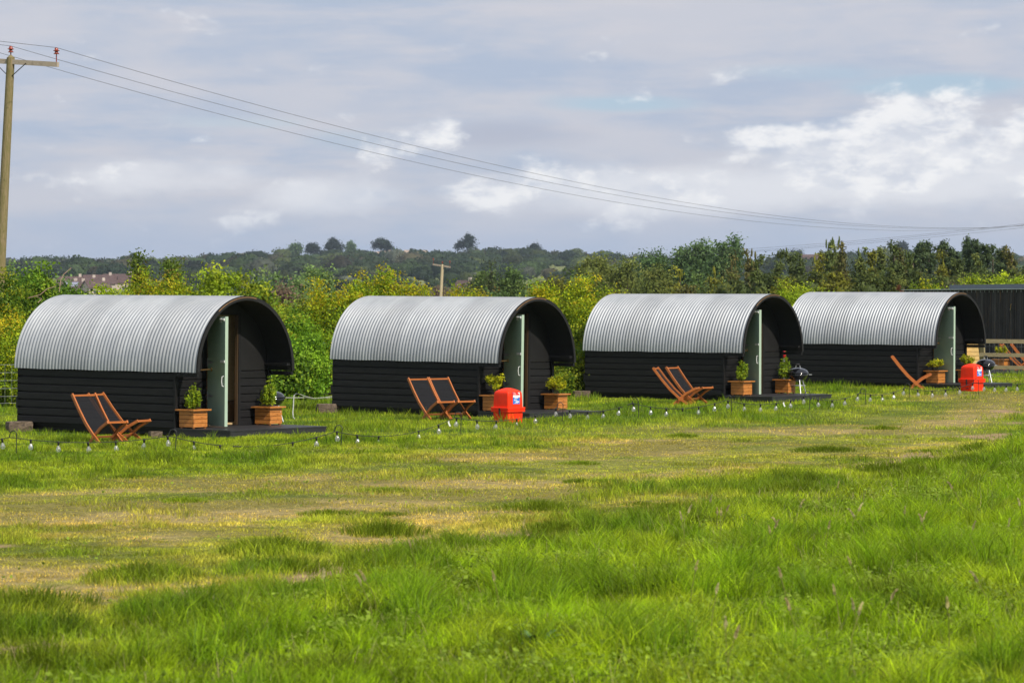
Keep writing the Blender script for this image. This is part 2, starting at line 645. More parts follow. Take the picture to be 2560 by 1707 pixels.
def base_z(x, y):
    x = np.asarray(x, float)
    y = np.asarray(y, float)
    near = 0.02 + 0.15 * sstep(y, 53, 73) + 0.07 * (NA(x, y, 0.33, 2) - 0.5) + 0.12 * (NBz(x, y, 0.09, 2) - 0.5)
    near = near - 2.6 * sstep(y, 100, 150)
    u = 1280 + FPX * x / np.maximum(y, 1)
    rid = 2.2 + (752.5 - np.interp(u, RIDGE[:, 0], RIDGE[:, 1])) / FPX * 2000 - 12.5
    z = near + 4.0 * sstep(y, 430, 800) + 10.5 * sstep(y, 760, 1350) + (rid - 12.0) * sstep(y, 1230, 2010) - 20 * sstep(y, 2040, 2700)
    return z + 0.6 * (NC(x, y, 0.02, 2) - 0.5) * sstep(y, 120, 300)


def gz(x, y):
    return float(base_z(x, y))


def P(u, v, D):
    return Vector(((u - 1280) / FPX * D, D, CAMZ + (752.5 - v) / FPX * D))


# ---------------------------------------------------------------- the cabins' places (shared with the grass)
CAB = [(-4.368, 49.194, -1.155, 0.934, 0.006, -0.005, 'first'),
       (0.469, 56.668, -1.166, 0.914, 0.007, -0.012, 'second'),
       (5.568, 63.966, -1.088, 0.921, 0.002, -0.002, 'third'),
       (10.583, 70.772, -1.031, 0.915, 0.003, -0.004, 'fourth')]
HB = 1.02               # eave height above cabin base
ARCH = 1.229
HWID = 1.2
LEN = 4.137
OVER = 0.525


def cab_local(i, x, y):
    X, Y, _, yaw = CAB[i][:4]
    dx, dy = x - X, y - Y
    c_, s_ = math.cos(yaw), math.sin(yaw)
    return dx * c_ + dy * s_, -dx * s_ + dy * c_


def cab_world(i, w, a, z=0.0):
    X, Y, Z, yaw, pit, rol, _ = CAB[i]
    c_, s_ = math.cos(yaw), math.sin(yaw)
    return Vector((X + w * c_ - a * s_, Y + w * s_ + a * c_, CAMZ + Z - HB + z + a * pit + w * rol))


# ---------------------------------------------------------------- ground
RUTX = np.array([-14, -4.0, -3.0, -2.3, -1.02, 5.75, 7.5, 9.6, 16.0])
RUTY = np.array([-30, 14.0, 18.2, 21.6, 25.9, 42.4, 47.6, 57.0, 86.0])


def e_rut(x, y):
    """signed distance-like measure from the old wheel rut along the near edge of the track"""
    return y - np.interp(x, RUTX, RUTY)


def turf_fields(x, y):
    """masks of the field: worn track, dirt, lush tufts (0..1 each)"""
    wob = (NA(x, y, 0.25, 3) - 0.5)
    wob2 = (NBz(x, y, 1.1, 3) - 0.5)
    e_far = (y - 45.5) - 2.0 * x
    e_near = e_rut(x, y)
    tr = sstep(e_near + wob * 9 + wob2 * 6, -2.0, 3.5) * sstep(-e_far + wob * 13 + wob2 * 7, -4.0, 4.0)
    patch = NC(x, y, 0.5, 4)
    worn = tr * (0.30 + 0.70 * sstep(patch, 0.40, 0.60))
    rut = np.exp(-((e_near + wob * 2.2 + 0.6) / 1.0) ** 2) * sstep(ND(x, y, 0.6, 3), 0.56, 0.68)
    for (cx, cy, rx, ry) in ((-1.02, 25.9, 0.42, 0.75), (-0.75, 26.6, 0.3, 0.6), (5.75, 42.4, 0.42, 1.2), (6.2, 43.4, 0.3, 0.9), (7.5, 47.6, 0.5, 1.2), (-3.05, 18.15, 0.25, 0.5), (-2.9, 18.6, 0.2, 0.4), (-2.3, 21.8, 0.22, 0.6), (-4.6, 26.7, 0.2, 0.3), (9.6, 58.5, 0.35, 1.0)):
        dd_ = ((x - cx) / rx) ** 2 + ((y - cy) / ry) ** 2
        rut = np.maximum(rut, sstep(-dd_ + wob2 * 1.6, -1.0, -0.35))
    lush = 1 - tr
    near = sstep(-e_near + wob * 5 + wob2 * 4, 0.8, 5.0)
    return worn, rut, lush, near, tr


def turf_color(x, y, worn, rut, near):
    n1 = NA(x, y, 0.8, 4)[:, None]
    n2 = NBz(x, y, 0.22, 3)[:, None]
    g = np.array([0.150, 0.200, 0.022])
    g2 = np.array([0.070, 0.125, 0.012])
    gn = np.array([0.125, 0.215, 0.006])
    st = np.array([0.34, 0.275, 0.125])
    st2 = np.array([0.215, 0.195, 0.060])
    dirt = np.array([0.36, 0.255, 0.155])
    c = g2 + (g - g2) * sstep(n1, 0.3, 0.62)
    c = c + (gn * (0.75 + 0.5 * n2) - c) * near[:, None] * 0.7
    s_ = st2 + (st - st2) * sstep(n1, 0.42, 0.66)
    c = c + (s_ - c) * np.clip(worn * 1.05, 0, 1)[:, None]
    return c, dirt


def grid(name, xs, ys, fan=False):
    ny, nx = len(ys), len(xs)
    Y, X = np.meshgrid(ys, xs, indexing='ij')
    if fan:
        X = X * Y
    X = X.ravel()
    Y = Y.ravel()
    Z = base_z(X, Y)
    V = np.stack([X, Y, Z], 1)
    i = np.arange(ny * nx).reshape(ny, nx)
    F = np.stack([i[:-1, :-1].ravel(), i[:-1, 1:].ravel(), i[1:, 1:].ravel(), i[1:, :-1].ravel()], 1)
    return V, F


V1, F1 = grid('field', np.concatenate([np.arange(-150, -16, 4.0), np.arange(-16, 20, 0.22), np.arange(20, 154, 4.0)]),
              np.concatenate([np.arange(-60, 12, 4.0), np.arange(12, 90, 0.22), np.arange(90, 153, 3.0)]))
worn, rut, lush, near, trk = turf_fields(V1[:, 0], V1[:, 1])
c, dirt = turf_color(V1[:, 0], V1[:, 1], worn, rut, near)
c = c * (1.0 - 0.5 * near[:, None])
c = c + (dirt - c) * np.clip(rut, 0, 1)[:, None]
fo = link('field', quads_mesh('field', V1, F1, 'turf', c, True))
tag(fo, 'green grass field with a worn straw-coloured track across it', 'ground', kind='structure')
V2, F2 = grid('hill', np.linspace(-0.62, 0.62, 160), np.concatenate([np.arange(149, 420, 12.0), np.arange(420, 3200, 28.0)]), True)
V2[:, 2] -= 0.04 * (V2[:, 1] < 152)
ho = link('hill', quads_mesh('hill', V2, F2, 'hill_pasture', None, True))
tag(ho, 'long low hill with pasture and woods on the skyline', 'hill', kind='structure')

# grass blades -------------------------------------------------------------
rng = np.random.default_rng(11)


def blade_mesh(n, D0, D1, dens_h, seed, xlim=0.21, segs=2):
    r = np.random.default_rng(seed)
    # uniform over the visible wedge area
    y = np.sqrt(r.random(n) * (D1 ** 2 - D0 ** 2) + D0 ** 2)
    x = (r.random(n) * 2 - 1) * xlim * y
    keep = np.ones(n, bool)
    for i in range(4):
        w_, a_ = cab_local(i, x, y)
        keep &= ~((w_ > -1.22) & (w_ < 1.24) & (a_ > -0.76) & (a_ < LEN + 0.02))
    worn, rut, lush, near, trk = turf_fields(x, y)
    keep &= r.random(n) > np.clip(rut * 0.93, 0, 1)
    keep &= r.random(n) > worn * 0.45
    keep &= r.random(n) > 0.85 * near * sstep(NC(x, y, 2.6, 3), 0.50, 0.66)
    x, y, worn, rut, near, trk = [q[keep] for q in (x, y, worn, rut, near, trk)]
    n = len(x)
    clump = NC(x, y, 1.3, 3)
    clump2 = ND(x, y, 0.45, 3)
    tuft = sstep(NA(x, y, 1.1, 3) + 0.25 * (NC(x, y, 4.5, 2) - 0.5), 0.60, 0.70) * (1 - 0.5 * trk)
    fine = NBz(x, y, 5.5, 2)
    tuft *= sstep(fine, 0.22, 0.5)
    e_near = e_rut(x, y)
    for (cx, cy, rr) in ((-1.2, 28.0, 0.42), (-2.02, 25.6, 0.5), (-0.55, 26.6, 0.4), (-3.5, 21.0, 0.6), (-2.9, 23.2, 0.5), (-3.2, 19.4, 0.5), (-2.2, 20.3, 0.6), (-1.0, 24.3, 0.45), (-2.0, 23.8, 0.35), (6.4, 37.5, 0.7), (3.6, 36.5, 0.6), (-6.3, 36.2, 0.5), (-4.9, 41.2, 0.5), (0.6, 22.0, 0.8)):
        dd_ = np.sqrt((x - cx) ** 2 + ((y - cy) / 1.3) ** 2) / rr
        tuft = np.maximum(tuft, sstep(-dd_ + 0.7 * (clump - 0.5), -1.1, -0.55))
    h = 0.026 + 0.023 * clump2 + 0.030 * sstep(clump, 0.4, 0.7)
    h = h * (1 - 0.6 * trk) + near * (0.040 + 0.075 * clump2 * sstep(clump, 0.25, 0.75)) + tuft * 0.075
    h = h * (0.45 + 1.0 * r.random(n)) * dens_h * np.where(near > .3, 0.26 + 1.15 * sstep(NC(x, y, 3.2, 2), 0.2, 0.8), 0.55 + 0.65 * sstep(NC(x, y, 3.2, 2), 0.2, 0.8))
    # colours
    c, _ = turf_color(x, y, worn * (1 - tuft), rut, near)
    dk = np.array([0.042, 0.085, 0.006])
    c = c + (dk * (1 + near[:, None] * 0.35) - c) * (tuft * (0.72 - .38 * trk))[:, None]
    lightp = sstep(ND(x, y, 0.9, 3), 0.5, 0.72)[:, None]
    c = c + (np.array([0.24, 0.29, 0.03]) - c) * 0.35 * lightp * (1 - tuft[:, None])
    c = c * 2.5 * (0.45 + 0.9 * r.random((n, 1))) * np.array([1.10, 1.0, 0.44]) * (0.72 + 0.56 * sstep(NBz(x, y, 5.5, 2), 0.3, 0.7))[:, None]
    yel = (r.random(n) < 0.08 + 0.20 * worn)
    c[yel] = c[yel] * 0.4 + np.array([0.24, 0.25, 0.06]) * 0.6
    brt = (r.random(n) < 0.10 * (1 - .8 * worn))
    c[brt] = c[brt] * 0.5 + np.array([0.34, 0.46, 0.03]) * 0.5
    blu = (r.random(n) < 0.10)
    c[blu] = c[blu] * 0.6 + np.array([0.12, 0.20, 0.08]) * 0.4
    z = base_z(x, y) - 0.006
    w = np.maximum(0.0062, 0.00022 * y) * (0.5 + 1.0 * r.random(n))
    th = r.random(n) * 2 * PI
    flow = (NBz(x, y, 1.6, 2) - 0.5) * 12
    lean = h * (0.15 + 0.75 * r.random(n)) * (1 + 0.25 * near)
    ld = np.where(r.random(n) < 0.3, flow, r.random(n) * 2 * PI)
    lx, ly = np.cos(ld) * lean, np.sin(ld) * lean
    wx, wy = np.cos(th) * w / 2, np.sin(th) * w / 2
    B = np.stack([x, y, z], 1)
    sx = np.stack([wx, wy, np.zeros(n)], 1)
    mid = B + np.stack([lx * 0.28, ly * 0.28, h * 0.6], 1)
    tip = B + np.stack([lx, ly, h], 1)
    if segs == 2:
        V = np.stack([B - sx, B + sx, mid + sx * 0.8, mid - sx * 0.8, tip + sx * 0.12, tip - sx * 0.12], 1).reshape(-1, 3)
        o = np.arange(n)[:, None] * 6
        F = np.concatenate([o + np.array([[0, 1, 2, 3]]), o + np.array([[3, 2, 4, 5]])], 0)
        C = np.repeat(c, 6, 0)
    else:
        V = np.stack([B - sx, B + sx, tip + sx * 0.2, tip - sx * 0.2], 1).reshape(-1, 3)
        o = np.arange(n)[:, None] * 4
        F = o + np.array([[0, 1, 2, 3]])
        C = np.repeat(c, 4, 0)
    return V, F, C


def herbs(seed):
    """clover and other broad leaves low in the turf, and dead straw stems"""
    r = np.random.default_rng(seed)
    n = 130000
    y = np.sqrt(r.random(n) * (40 ** 2 - 16 ** 2) + 16 ** 2)
    x = (r.random(n) * 2 - 1) * .18 * y
    worn, rut, lush, near, trk = turf_fields(x, y)
    p = sstep(NA(x, y, 1.7, 3), 0.48, 0.64) * (0.03 + .9 * near)
    k = (r.random(n) < p) & (rut < .4)
    x, y, near = x[k], y[k], near[k]
    n = len(x)
    z = base_z(x, y) + .02 + (.03 + .09 * near) * r.random(n)
    c = np.stack([x, y, z], 1)
    out = r.normal(size=(n, 3)) * .45 + np.array([0, -.15, 1])
    out /= np.linalg.norm(out, axis=1)[:, None]
    t = np.cross(out, r.normal(size=(n, 3)))
    t /= np.linalg.norm(t, axis=1)[:, None]
    q = np.cross(out, t)
    L = (.010 + .014 * r.random(n))[:, None]
    V = np.stack([c - t * L, c + q * L * .75, c + t * L, c - q * L * .75], 1).reshape(-1, 3)
    col = np.array([0.24, 0.34, 0.035]) * (.5 + .9 * r.random((n, 1)))
    C = np.repeat(col, 4, 0)
    F = np.arange(n * 4).reshape(n, 4)
    m = 14000
    y = np.sqrt(r.random(m) * (48 ** 2 - 16 ** 2) + 16 ** 2)
    x = (r.random(m) * 2 - 1) * .18 * y
    z = base_z(x, y)
    a = r.random(m) * 2 * PI
    L = .06 + .12 * r.random(m)
    hh = .03 + .14 * r.random(m) * sstep(-e_rut(x, y), -2, 4)
    B = np.stack([x, y, z + .004], 1)
    T = B + np.stack([np.cos(a) * L, np.sin(a) * L, hh], 1)
    w = np.maximum(.0035, .00014 * y)
    sx = np.stack([-np.sin(a) * w / 2, np.cos(a) * w / 2, np.zeros(m)], 1)
    V2 = np.stack([B - sx, B + sx, T + sx * .4, T - sx * .4], 1).reshape(-1, 3)
    col = np.array([0.52, 0.44, 0.20]) * (.6 + .6 * r.random((m, 1)))
    F2 = np.arange(m * 4).reshape(m, 4) + len(V)
    return np.concatenate([V, V2]), np.concatenate([F, F2]), np.concatenate([C, np.repeat(col, 4, 0)])


def tussocks(seed):
    r = np.random.default_rng(seed)
    T = [(-1.2, 28.0, .42, .17), (-2.02, 25.6, .46, .17), (-0.55, 26.6, .34, .16), (-3.4, 21.2, .5, .17), (-2.9, 23.4, .42, .13), (-3.25, 19.5, .42, .15), (-2.2, 20.5, .5, .16), (-0.95, 24.4, .4, .15), (-1.75, 23.9, .36, .13), (6.4, 37.5, .6, .16), (3.6, 36.5, .5, .13), (-6.3, 36.2, .42, .11), (-4.9, 41.2, .4, .11), (0.5, 22.0, .7, .2), (-1.9, 31.0, .4, .07), (0.3, 31.5, .5, .13), (1.5, 30.0, .5, .15), (4.6, 44.0, .5, .1), (8.8, 48.0, .6, .12), ]
    for k in range(80):
        y = math.sqrt(r.random() * (52 ** 2 - 17 ** 2) + 17 ** 2)
        x = (r.random() * 2 - 1) * .18 * y
        e = float(e_rut(x, y))
        if e < -1.0:
            T.append((x, y, .22 + .4 * r.random(), .12 + .08 * r.random()))
        elif k % 4 == 0:
            T.append((x, y, .15 + .2 * r.random(), .05 + .03 * r.random()))
    Vs, Cs = [], []
    for (cx, cy, rad, h0) in T:
        n = int(1900 * rad)
        a = r.random(n) * 2 * PI
        q_ = r.random(n) ** .75 * rad * (0.65 + .7 * NBz(np.cos(a) * 2 + cx * 3, np.sin(a) * 2 + cy * 3, 1.0, 2))
        x = cx + np.cos(a) * q_
        y = cy + np.sin(a) * q_ * 1.15
        z = base_z(x, y) - .005
        h = h0 * (0.5 + .7 * r.random(n)) * (1.15 - .55 * (q_ / rad))
        l_ = h * (0.25 + .75 * r.random(n)) * (0.4 + .8 * q_ / rad)
        aa = a + r.normal(size=n) * .7
        lx, ly = np.cos(aa) * l_, np.sin(aa) * l_
        w = np.maximum(.006, .0002 * y) * (.6 + .8 * r.random(n))
        th = r.random(n) * 2 * PI
        sx = np.stack([np.cos(th) * w / 2, np.sin(th) * w / 2, np.zeros(n)], 1)
        B = np.stack([x, y, z], 1)
        mid = B + np.stack([lx * .3, ly * .3, h * .65], 1)
        tip = B + np.stack([lx, ly, h * (0.95 - .25 * r.random(n))], 1)
        Vs.append(np.stack([B - sx, B + sx, mid + sx * .8, mid - sx * .8, tip + sx * .12, tip - sx * .12], 1).reshape(-1, 3))
        base_c = np.array([0.145, 0.205, 0.010]) * (0.75 + .5 * r.random()) * (1.35 if h0 < .1 else 1.0)
        Cs.append(np.repeat(base_c * (0.55 + .9 * r.random((n, 1))), 6, 0))
    V = np.concatenate(Vs)
    n = len(V) // 6
    o = np.arange(n)[:, None] * 6
    return V, np.concatenate([o + np.array([[0, 1, 2, 3]]), o + np.array([[3, 2, 4, 5]])], 0), np.concatenate(Cs)


parts = [blade_mesh(500000, 14.5, 30, 1.0, 5), blade_mesh(415000, 30, 48, 1.0, 6), blade_mesh(375000, 48, 86, 1.05, 7, segs=1), tussocks(3), herbs(8)]
off = 0
Vs, Fs, Cs = [], [], []
for (v_, f_, c_) in parts:
    Vs.append(v_)
    Fs.append(f_ + off)
    Cs.append(c_)
    off += len(v_)
go = link('grass', quads_mesh('grass', np.concatenate(Vs), np.concatenate(Fs), 'grass_blades', np.concatenate(Cs)))
tag(go, 'green grass blades and darker tufts covering the field', 'grass', kind='stuff')
del parts, Vs, Fs, Cs

# flowering grass heads in the foreground ----------------------------------
r = np.random.default_rng(77)
sv, sf, sc_ = [], [], []
spots = []
for k in range(330):
    y = math.sqrt(r.random() * (32 ** 2 - 17 ** 2) + 17 ** 2)
    x = (r.random() * 2 - 1) * 0.18 * y
    e = float(e_rut(x, y))
    dens = float(NA(np.array([x]), np.array([y]), 0.3, 2)[0])
    if e > -3 or r.random() > (0.8 if (x > 1.2 and dens > 0.45) else 0.08):
        continue
    spots.append((x, y))
for (x, y) in spots:
    z0 = gz(x, y)
    h = 0.20 + 0.14 * r.random()
    a = r.random() * 2 * PI
    ln_ = 0.03 + 0.10 * r.random()
    dx, dy = math.cos(a) * ln_, math.sin(a) * ln_
    col = np.array([[0.52, 0.46, 0.20], [0.46, 0.38, 0.19], [0.58, 0.53, 0.26]][r.integers(3)]) * (0.8 + 0.4 * r.random())
    pts = [(x, y, z0), (x + dx * 0.3, y + dy * 0.3, z0 + h * 0.6), (x + dx, y + dy, z0 + h)]
    o0 = len(sv)
    ww = 0.003
    for q in pts:
        sv += [(q[0] - ww, q[1], q[2]), (q[0] + ww, q[1], q[2])]
        sc_ += [(0.22, 0.24, 0.05)] * 2
    sf += [(o0, o0 + 1, o0 + 3, o0 + 2), (o0 + 2, o0 + 3, o0 + 5, o0 + 4)]
    for j in range(16):
        t_ = j / 15
        cx, cy, cz = x + dx * (1 + 0.45 * t_), y + dy * (1 + 0.45 * t_), z0 + h + 0.11 * t_ - 0.05 * t_ * t_
        s_ = 0.015 * (1 - 0.6 * t_)
        an = r.random() * 2 * PI
        ux, uy = math.cos(an) * s_, math.sin(an) * s_
        o0 = len(sv)
        sv += [(cx, cy, cz - s_), (cx + ux, cy + uy, cz), (cx, cy, cz + s_ * 1.4), (cx - ux, cy - uy, cz)]
        sc_ += [tuple(col * (0.8 + 0.4 * r.random()))] * 4
        sf.append((o0, o0 + 1, o0 + 2, o0 + 3))
so = link('seed_heads', quads_mesh('seed_heads', np.array(sv), np.array(sf), 'grass_blades', np.array(sc_)))
tag(so, 'brownish flowering grass heads standing in the near lush grass', 'grass', kind='stuff')


# broad-leaved dock in the foreground
x, y = (1345 - 1280) / FPX * 18.2, 18.2
o = thing('dock_plant', 'broad-leaved dock plant low in the grass at the bottom middle', 'plant', (x, y, gz(x, y)))
rq = random.Random(2)
for k in range(9):
    a = rq.random() * 2 * PI
    ln_ = rq.uniform(.09, .17)
    hh = rq.uniform(.05, .16)
    mb = MB()
    vs_, n = [], 7
    for j in range(n):
        t_ = j / (n - 1)
        w_ = .028 * math.sin(PI * (t_ * .92 + .06)) ** .7
        r_ = ln_ * t_
        z_ = hh * math.sin(t_ * PI * .62) + .01
        ca, sa = math.cos(a), math.sin(a)
        vs_ += [(ca * r_ - sa * w_, sa * r_ + ca * w_, z_ + .008), (ca * r_, sa * r_, z_), (ca * r_ + sa * w_, sa * r_ - ca * w_, z_ + .008)]
    mb.add(vs_, [(j * 3 + q_, j * 3 + q_ + 1, j * 3 + q_ + 4, j * 3 + q_ + 3) for j in range(n - 1) for q_ in (0, 1)], True)
    mb.build('leaf', 'dock_leaf', o)

# ---------------------------------------------------------------- foliage generator
def leaf_cloud(seed, blobs, n, leaf, palette, clump=0.22, mat='leaves', shell=0.45, asp=0.6, up=0.35, weights=None, jit=0.30, tip=None, core=0.0, per=45):
    """leaf-sized faces in clumps through the volume of ellipsoid blobs (cx,cy,cz,rx,ry,rz)"""
    r = np.random.default_rng(seed)
    bl = np.array(blobs, float)
    vol = (bl[:, 3] * bl[:, 4] * bl[:, 5]) ** (2 / 3)
    kcl = max(6, n // per)
    bi = r.choice(len(bl), kcl, p=vol / vol.sum())
    d = r.normal(size=(kcl, 3))
    d /= np.linalg.norm(d, axis=1)[:, None]
    rad = shell + (1 - shell) * r.random(kcl) ** 0.6
    cc = bl[bi, :3] + d * bl[bi, 3:6] * rad[:, None]
    pal = np.array(palette, float)
    pw = np.array(weights if weights else [1] * len(pal), float)
    ccol = pal[r.choice(len(pal), kcl, p=pw / pw.sum())]
    if tip is not None:
        zt = bl[:, 2].max() + bl[np.argmax(bl[:, 2]), 5]
        zb = bl[:, 2].min()
        hi = (cc[:, 2] - zb) / max(zt - zb, 0.1)
        m_ = (r.random(kcl) < np.clip(hi * 1.5 - 0.9, 0, 0.28))
        ccol[m_] = np.array(tip)
    ccol = ccol * (1 + jit * (r.random((kcl, 1)) * 2 - 1))
    ci = r.integers(0, kcl, n)
    cs = clump * (0.6 + 0.8 * r.random(kcl))
    o = r.normal(size=(n, 3)) * cs[ci][:, None] * np.array([0.55, 0.55, 0.45])
    c = cc[ci] + o
    out = d[ci] * 0.7 + r.normal(size=(n, 3)) * 0.75 + np.array([0, 0, up])
    out /= np.linalg.norm(out, axis=1)[:, None]
    t = np.cross(out, r.normal(size=(n, 3)))
    t /= np.linalg.norm(t, axis=1)[:, None] + 1e-9
    s = np.cross(out, t)
    L = (leaf * (0.65 + 0.7 * r.random(n)))[:, None]
    V = np.stack([c - t * L / 2, c + s * L * asp / 2 + out * L * 0.08, c + t * L / 2, c - s * L * asp / 2 + out * L * 0.08], 1).reshape(-1, 3)
    F = np.arange(n * 4).reshape(n, 4)
    col = np.minimum(ccol[ci] * FB * (0.7 + 0.6 * r.random((n, 1))), 0.8)
    if core:
        # inner mass of old dry needles and twigs
        nu, nv_ = 8, 5
        cu, cvv = np.meshgrid(np.arange(nu) * 2 * PI / nu, np.linspace(-PI / 2, PI / 2, nv_), indexing='xy')
        sp = np.stack([np.cos(cvv) * np.cos(cu), np.cos(cvv) * np.sin(cu), np.sin(cvv)], -1).reshape(-1, 3)
        ii = np.arange(nu * nv_).reshape(nv_, nu)
        fq = np.stack([ii[:-1], np.roll(ii[:-1], -1, 1), np.roll(ii[1:], -1, 1), ii[1:]], -1).reshape(-1, 4)
        cvs = (sp[None] * (bl[:, None, 3:6] * core) * (0.8 + .4 * r.random((len(bl), len(sp), 1))) + bl[:, None, :3]).reshape(-1, 3)
        cfs = (fq[None] + (np.arange(len(bl)) * len(sp))[:, None, None]).reshape(-1, 4) + len(V)
        ccs = np.array(pal[0]) * FB * (0.7 + .6 * r.random((len(cvs), 1)))
        return quads_mesh('foliage', np.concatenate([V, cvs]), np.concatenate([F, cfs]), mat, np.concatenate([np.repeat(col, 4, 0), ccs]))
    return quads_mesh('foliage', V, F, mat, np.repeat(col, 4, 0))


def stems(seed, h, spread, k=6, r0=0.03, mat='bark', z0=-0.05):
    q = random.Random(seed)
    mb = MB()
    for i in range(k):
        a = q.random() * 2 * PI
        s_ = spread * (0.3 + 0.7 * q.random())
        hh = h * (0.65 + 0.3 * q.random())
        p_ = [(math.cos(a) * s_ * t_ ** 1.4 + q.uniform(-.04, .04), math.sin(a) * s_ * t_ ** 1.4, z0 + (hh - z0) * t_) for t_ in (0, .35, .7, 1)]
        mb.tube(p_, [r0, r0 * .8, r0 * .5, r0 * .2], 6)
    return mb


FB = 1.9
PAL = {
    'haw': ([(0.175, 0.215, 0.008), (0.125, 0.18, 0.009), (0.25, 0.262, 0.009), (0.07, 0.115, 0.008)], [4, 4, 2.5, 2.5], (0.26, 0.215, 0.010)),
    'elder': ([(0.060, 0.115, 0.010), (0.10, 0.165, 0.012), (0.135, 0.19, 0.014), (0.035, 0.07, 0.008)], [3, 3, 2, 2], None),
    'ivy': ([(0.085, 0.135, 0.012), (0.13, 0.17, 0.012), (0.19, 0.205, 0.014), (0.04, 0.08, 0.008)], [3, 3, 1.5, 2], None),
    'fern': ([(0.085, 0.165, 0.010), (0.12, 0.205, 0.012), (0.05, 0.11, 0.008)], [3, 3, 1.5], None),
    'lime': ([(0.16, 0.22, 0.012), (0.22, 0.26, 0.014), (0.12, 0.17, 0.01)], [3, 2, 2], None),
    'ash': ([(0.055, 0.085, 0.012), (0.085, 0.115, 0.016), (0.14, 0.10, 0.02)], [3, 3, 0.6], None),
    'poplar': ([(0.105, 0.160, 0.050), (0.14, 0.19, 0.06), (0.08, 0.13, 0.04)], [3, 2, 2], None),
    'darkpop': ([(0.046, 0.082, 0.028), (0.064, 0.105, 0.036), (0.085, 0.125, 0.045)], [3, 3, 2], None),
    'willow': ([(0.088, 0.108, 0.024), (0.115, 0.128, 0.03), (0.07, 0.09, 0.022)], [3, 3, 2], None),
    'spruce': ([(0.025, 0.035, 0.014), (0.04, 0.05, 0.018), (0.14, 0.075, 0.015)], [4, 3, 0.6], None),
    'cypress': ([(0.048, 0.066, 0.018), (0.066, 0.084, 0.021), (0.088, 0.100, 0.022), (0.038, 0.052, 0.016)], [3, 3, 1.4, 1.5], None),
    'gold': ([(0.110, 0.112, 0.012), (0.10, 0.10, 0.014), (0.065, 0.07, 0.016)], [3, 2, 1.5], None),
    'rusty': ([(0.074, 0.068, 0.020), (0.062, 0.068, 0.020), (0.092, 0.084, 0.018)], [3, 3, 1], None),
    'pine': ([(0.026, 0.042, 0.018), (0.038, 0.056, 0.022), (0.052, 0.07, 0.024)], [3, 3, 1.2], None),
    'farpine': ([(0.010, 0.017, 0.012), (0.014, 0.022, 0.014)], [1, 1], None),
    'brown': ([(0.105, 0.072, 0.050), (0.082, 0.062, 0.04), (0.12, 0.10, 0.05)], [3, 2, 1], None),
    'mid': ([(0.060, 0.098, 0.026), (0.085, 0.12, 0.03), (0.045, 0.07, 0.022)], [3, 2, 2], None),
    'box': ([(0.15, 0.21, 0.012), (0.22, 0.27, 0.016), (0.09, 0.15, 0.01)], [3, 2, 2], None),
    'ybox': ([(0.25, 0.25, 0.010), (0.32, 0.31, 0.014), (0.15, 0.18, 0.01)], [3, 2, 2], None),
}


# ---------------------------------------------------------------- hedge shrubs behind the fence
def shrub(seed, u, topv, D, width, kind, label, n=7000, leaf=0.075, lowv=None, spikes=0, name='hedge_shrub', depth=1.5, cat='shrub', group='shrubs of the hedge behind the cabins'):
    q = random.Random(seed)
    x, y = (u - 1280) / FPX * D, D
    g0 = gz(x, y)
    h = CAMZ + (752.5 - topv) / FPX * D - g0
    wm = width / FPX * D / 2
    o = thing(name, label, cat, (x, y, g0), group=group)
    bl = []
    nb = 7
    for i in range(nb):
        a = i * 2 * PI / nb + q.random()
        rr = 0.45 * wm
        zc = h * (0.30 + 0.36 * q.random())
        bl.append((math.cos(a) * rr, math.sin(a) * rr * depth / max(wm, .6) * .8, zc, wm * (0.48 + .15 * q.random()), depth * 0.5, h * 0.27))
    bl.append((0, 0, h * 0.62, wm * 0.62, depth * 0.6, h * 0.33))
    bl.append((0, 0, h * 0.22, wm * 0.9, depth * 0.75, h * 0.24))
    for i in range(3):
        bl.append((q.uniform(-.6, .6) * wm, q.uniform(-.3, .3), h * (0.80 + .06 * q.random()), wm * 0.28, 0.3, h * 0.15))
    for i in range(spikes):
        bl.append((q.uniform(-.5, .5) * wm, q.uniform(-.3, .2), h * (0.90 + 0.06 * q.random()), 0.13, 0.13, h * 0.12))
    pal, wts, tip = PAL[kind]
    link('foliage', leaf_cloud(seed, bl, n, leaf, pal, min(0.24, 0.12 + wm * .12), 'leaves', 0.5, 0.62, 0.35, wts, 0.32, tip), o)
    stems(seed, h * 0.85, wm * 0.7, 6, 0.028).build('stem', 'bark', o)
    return o


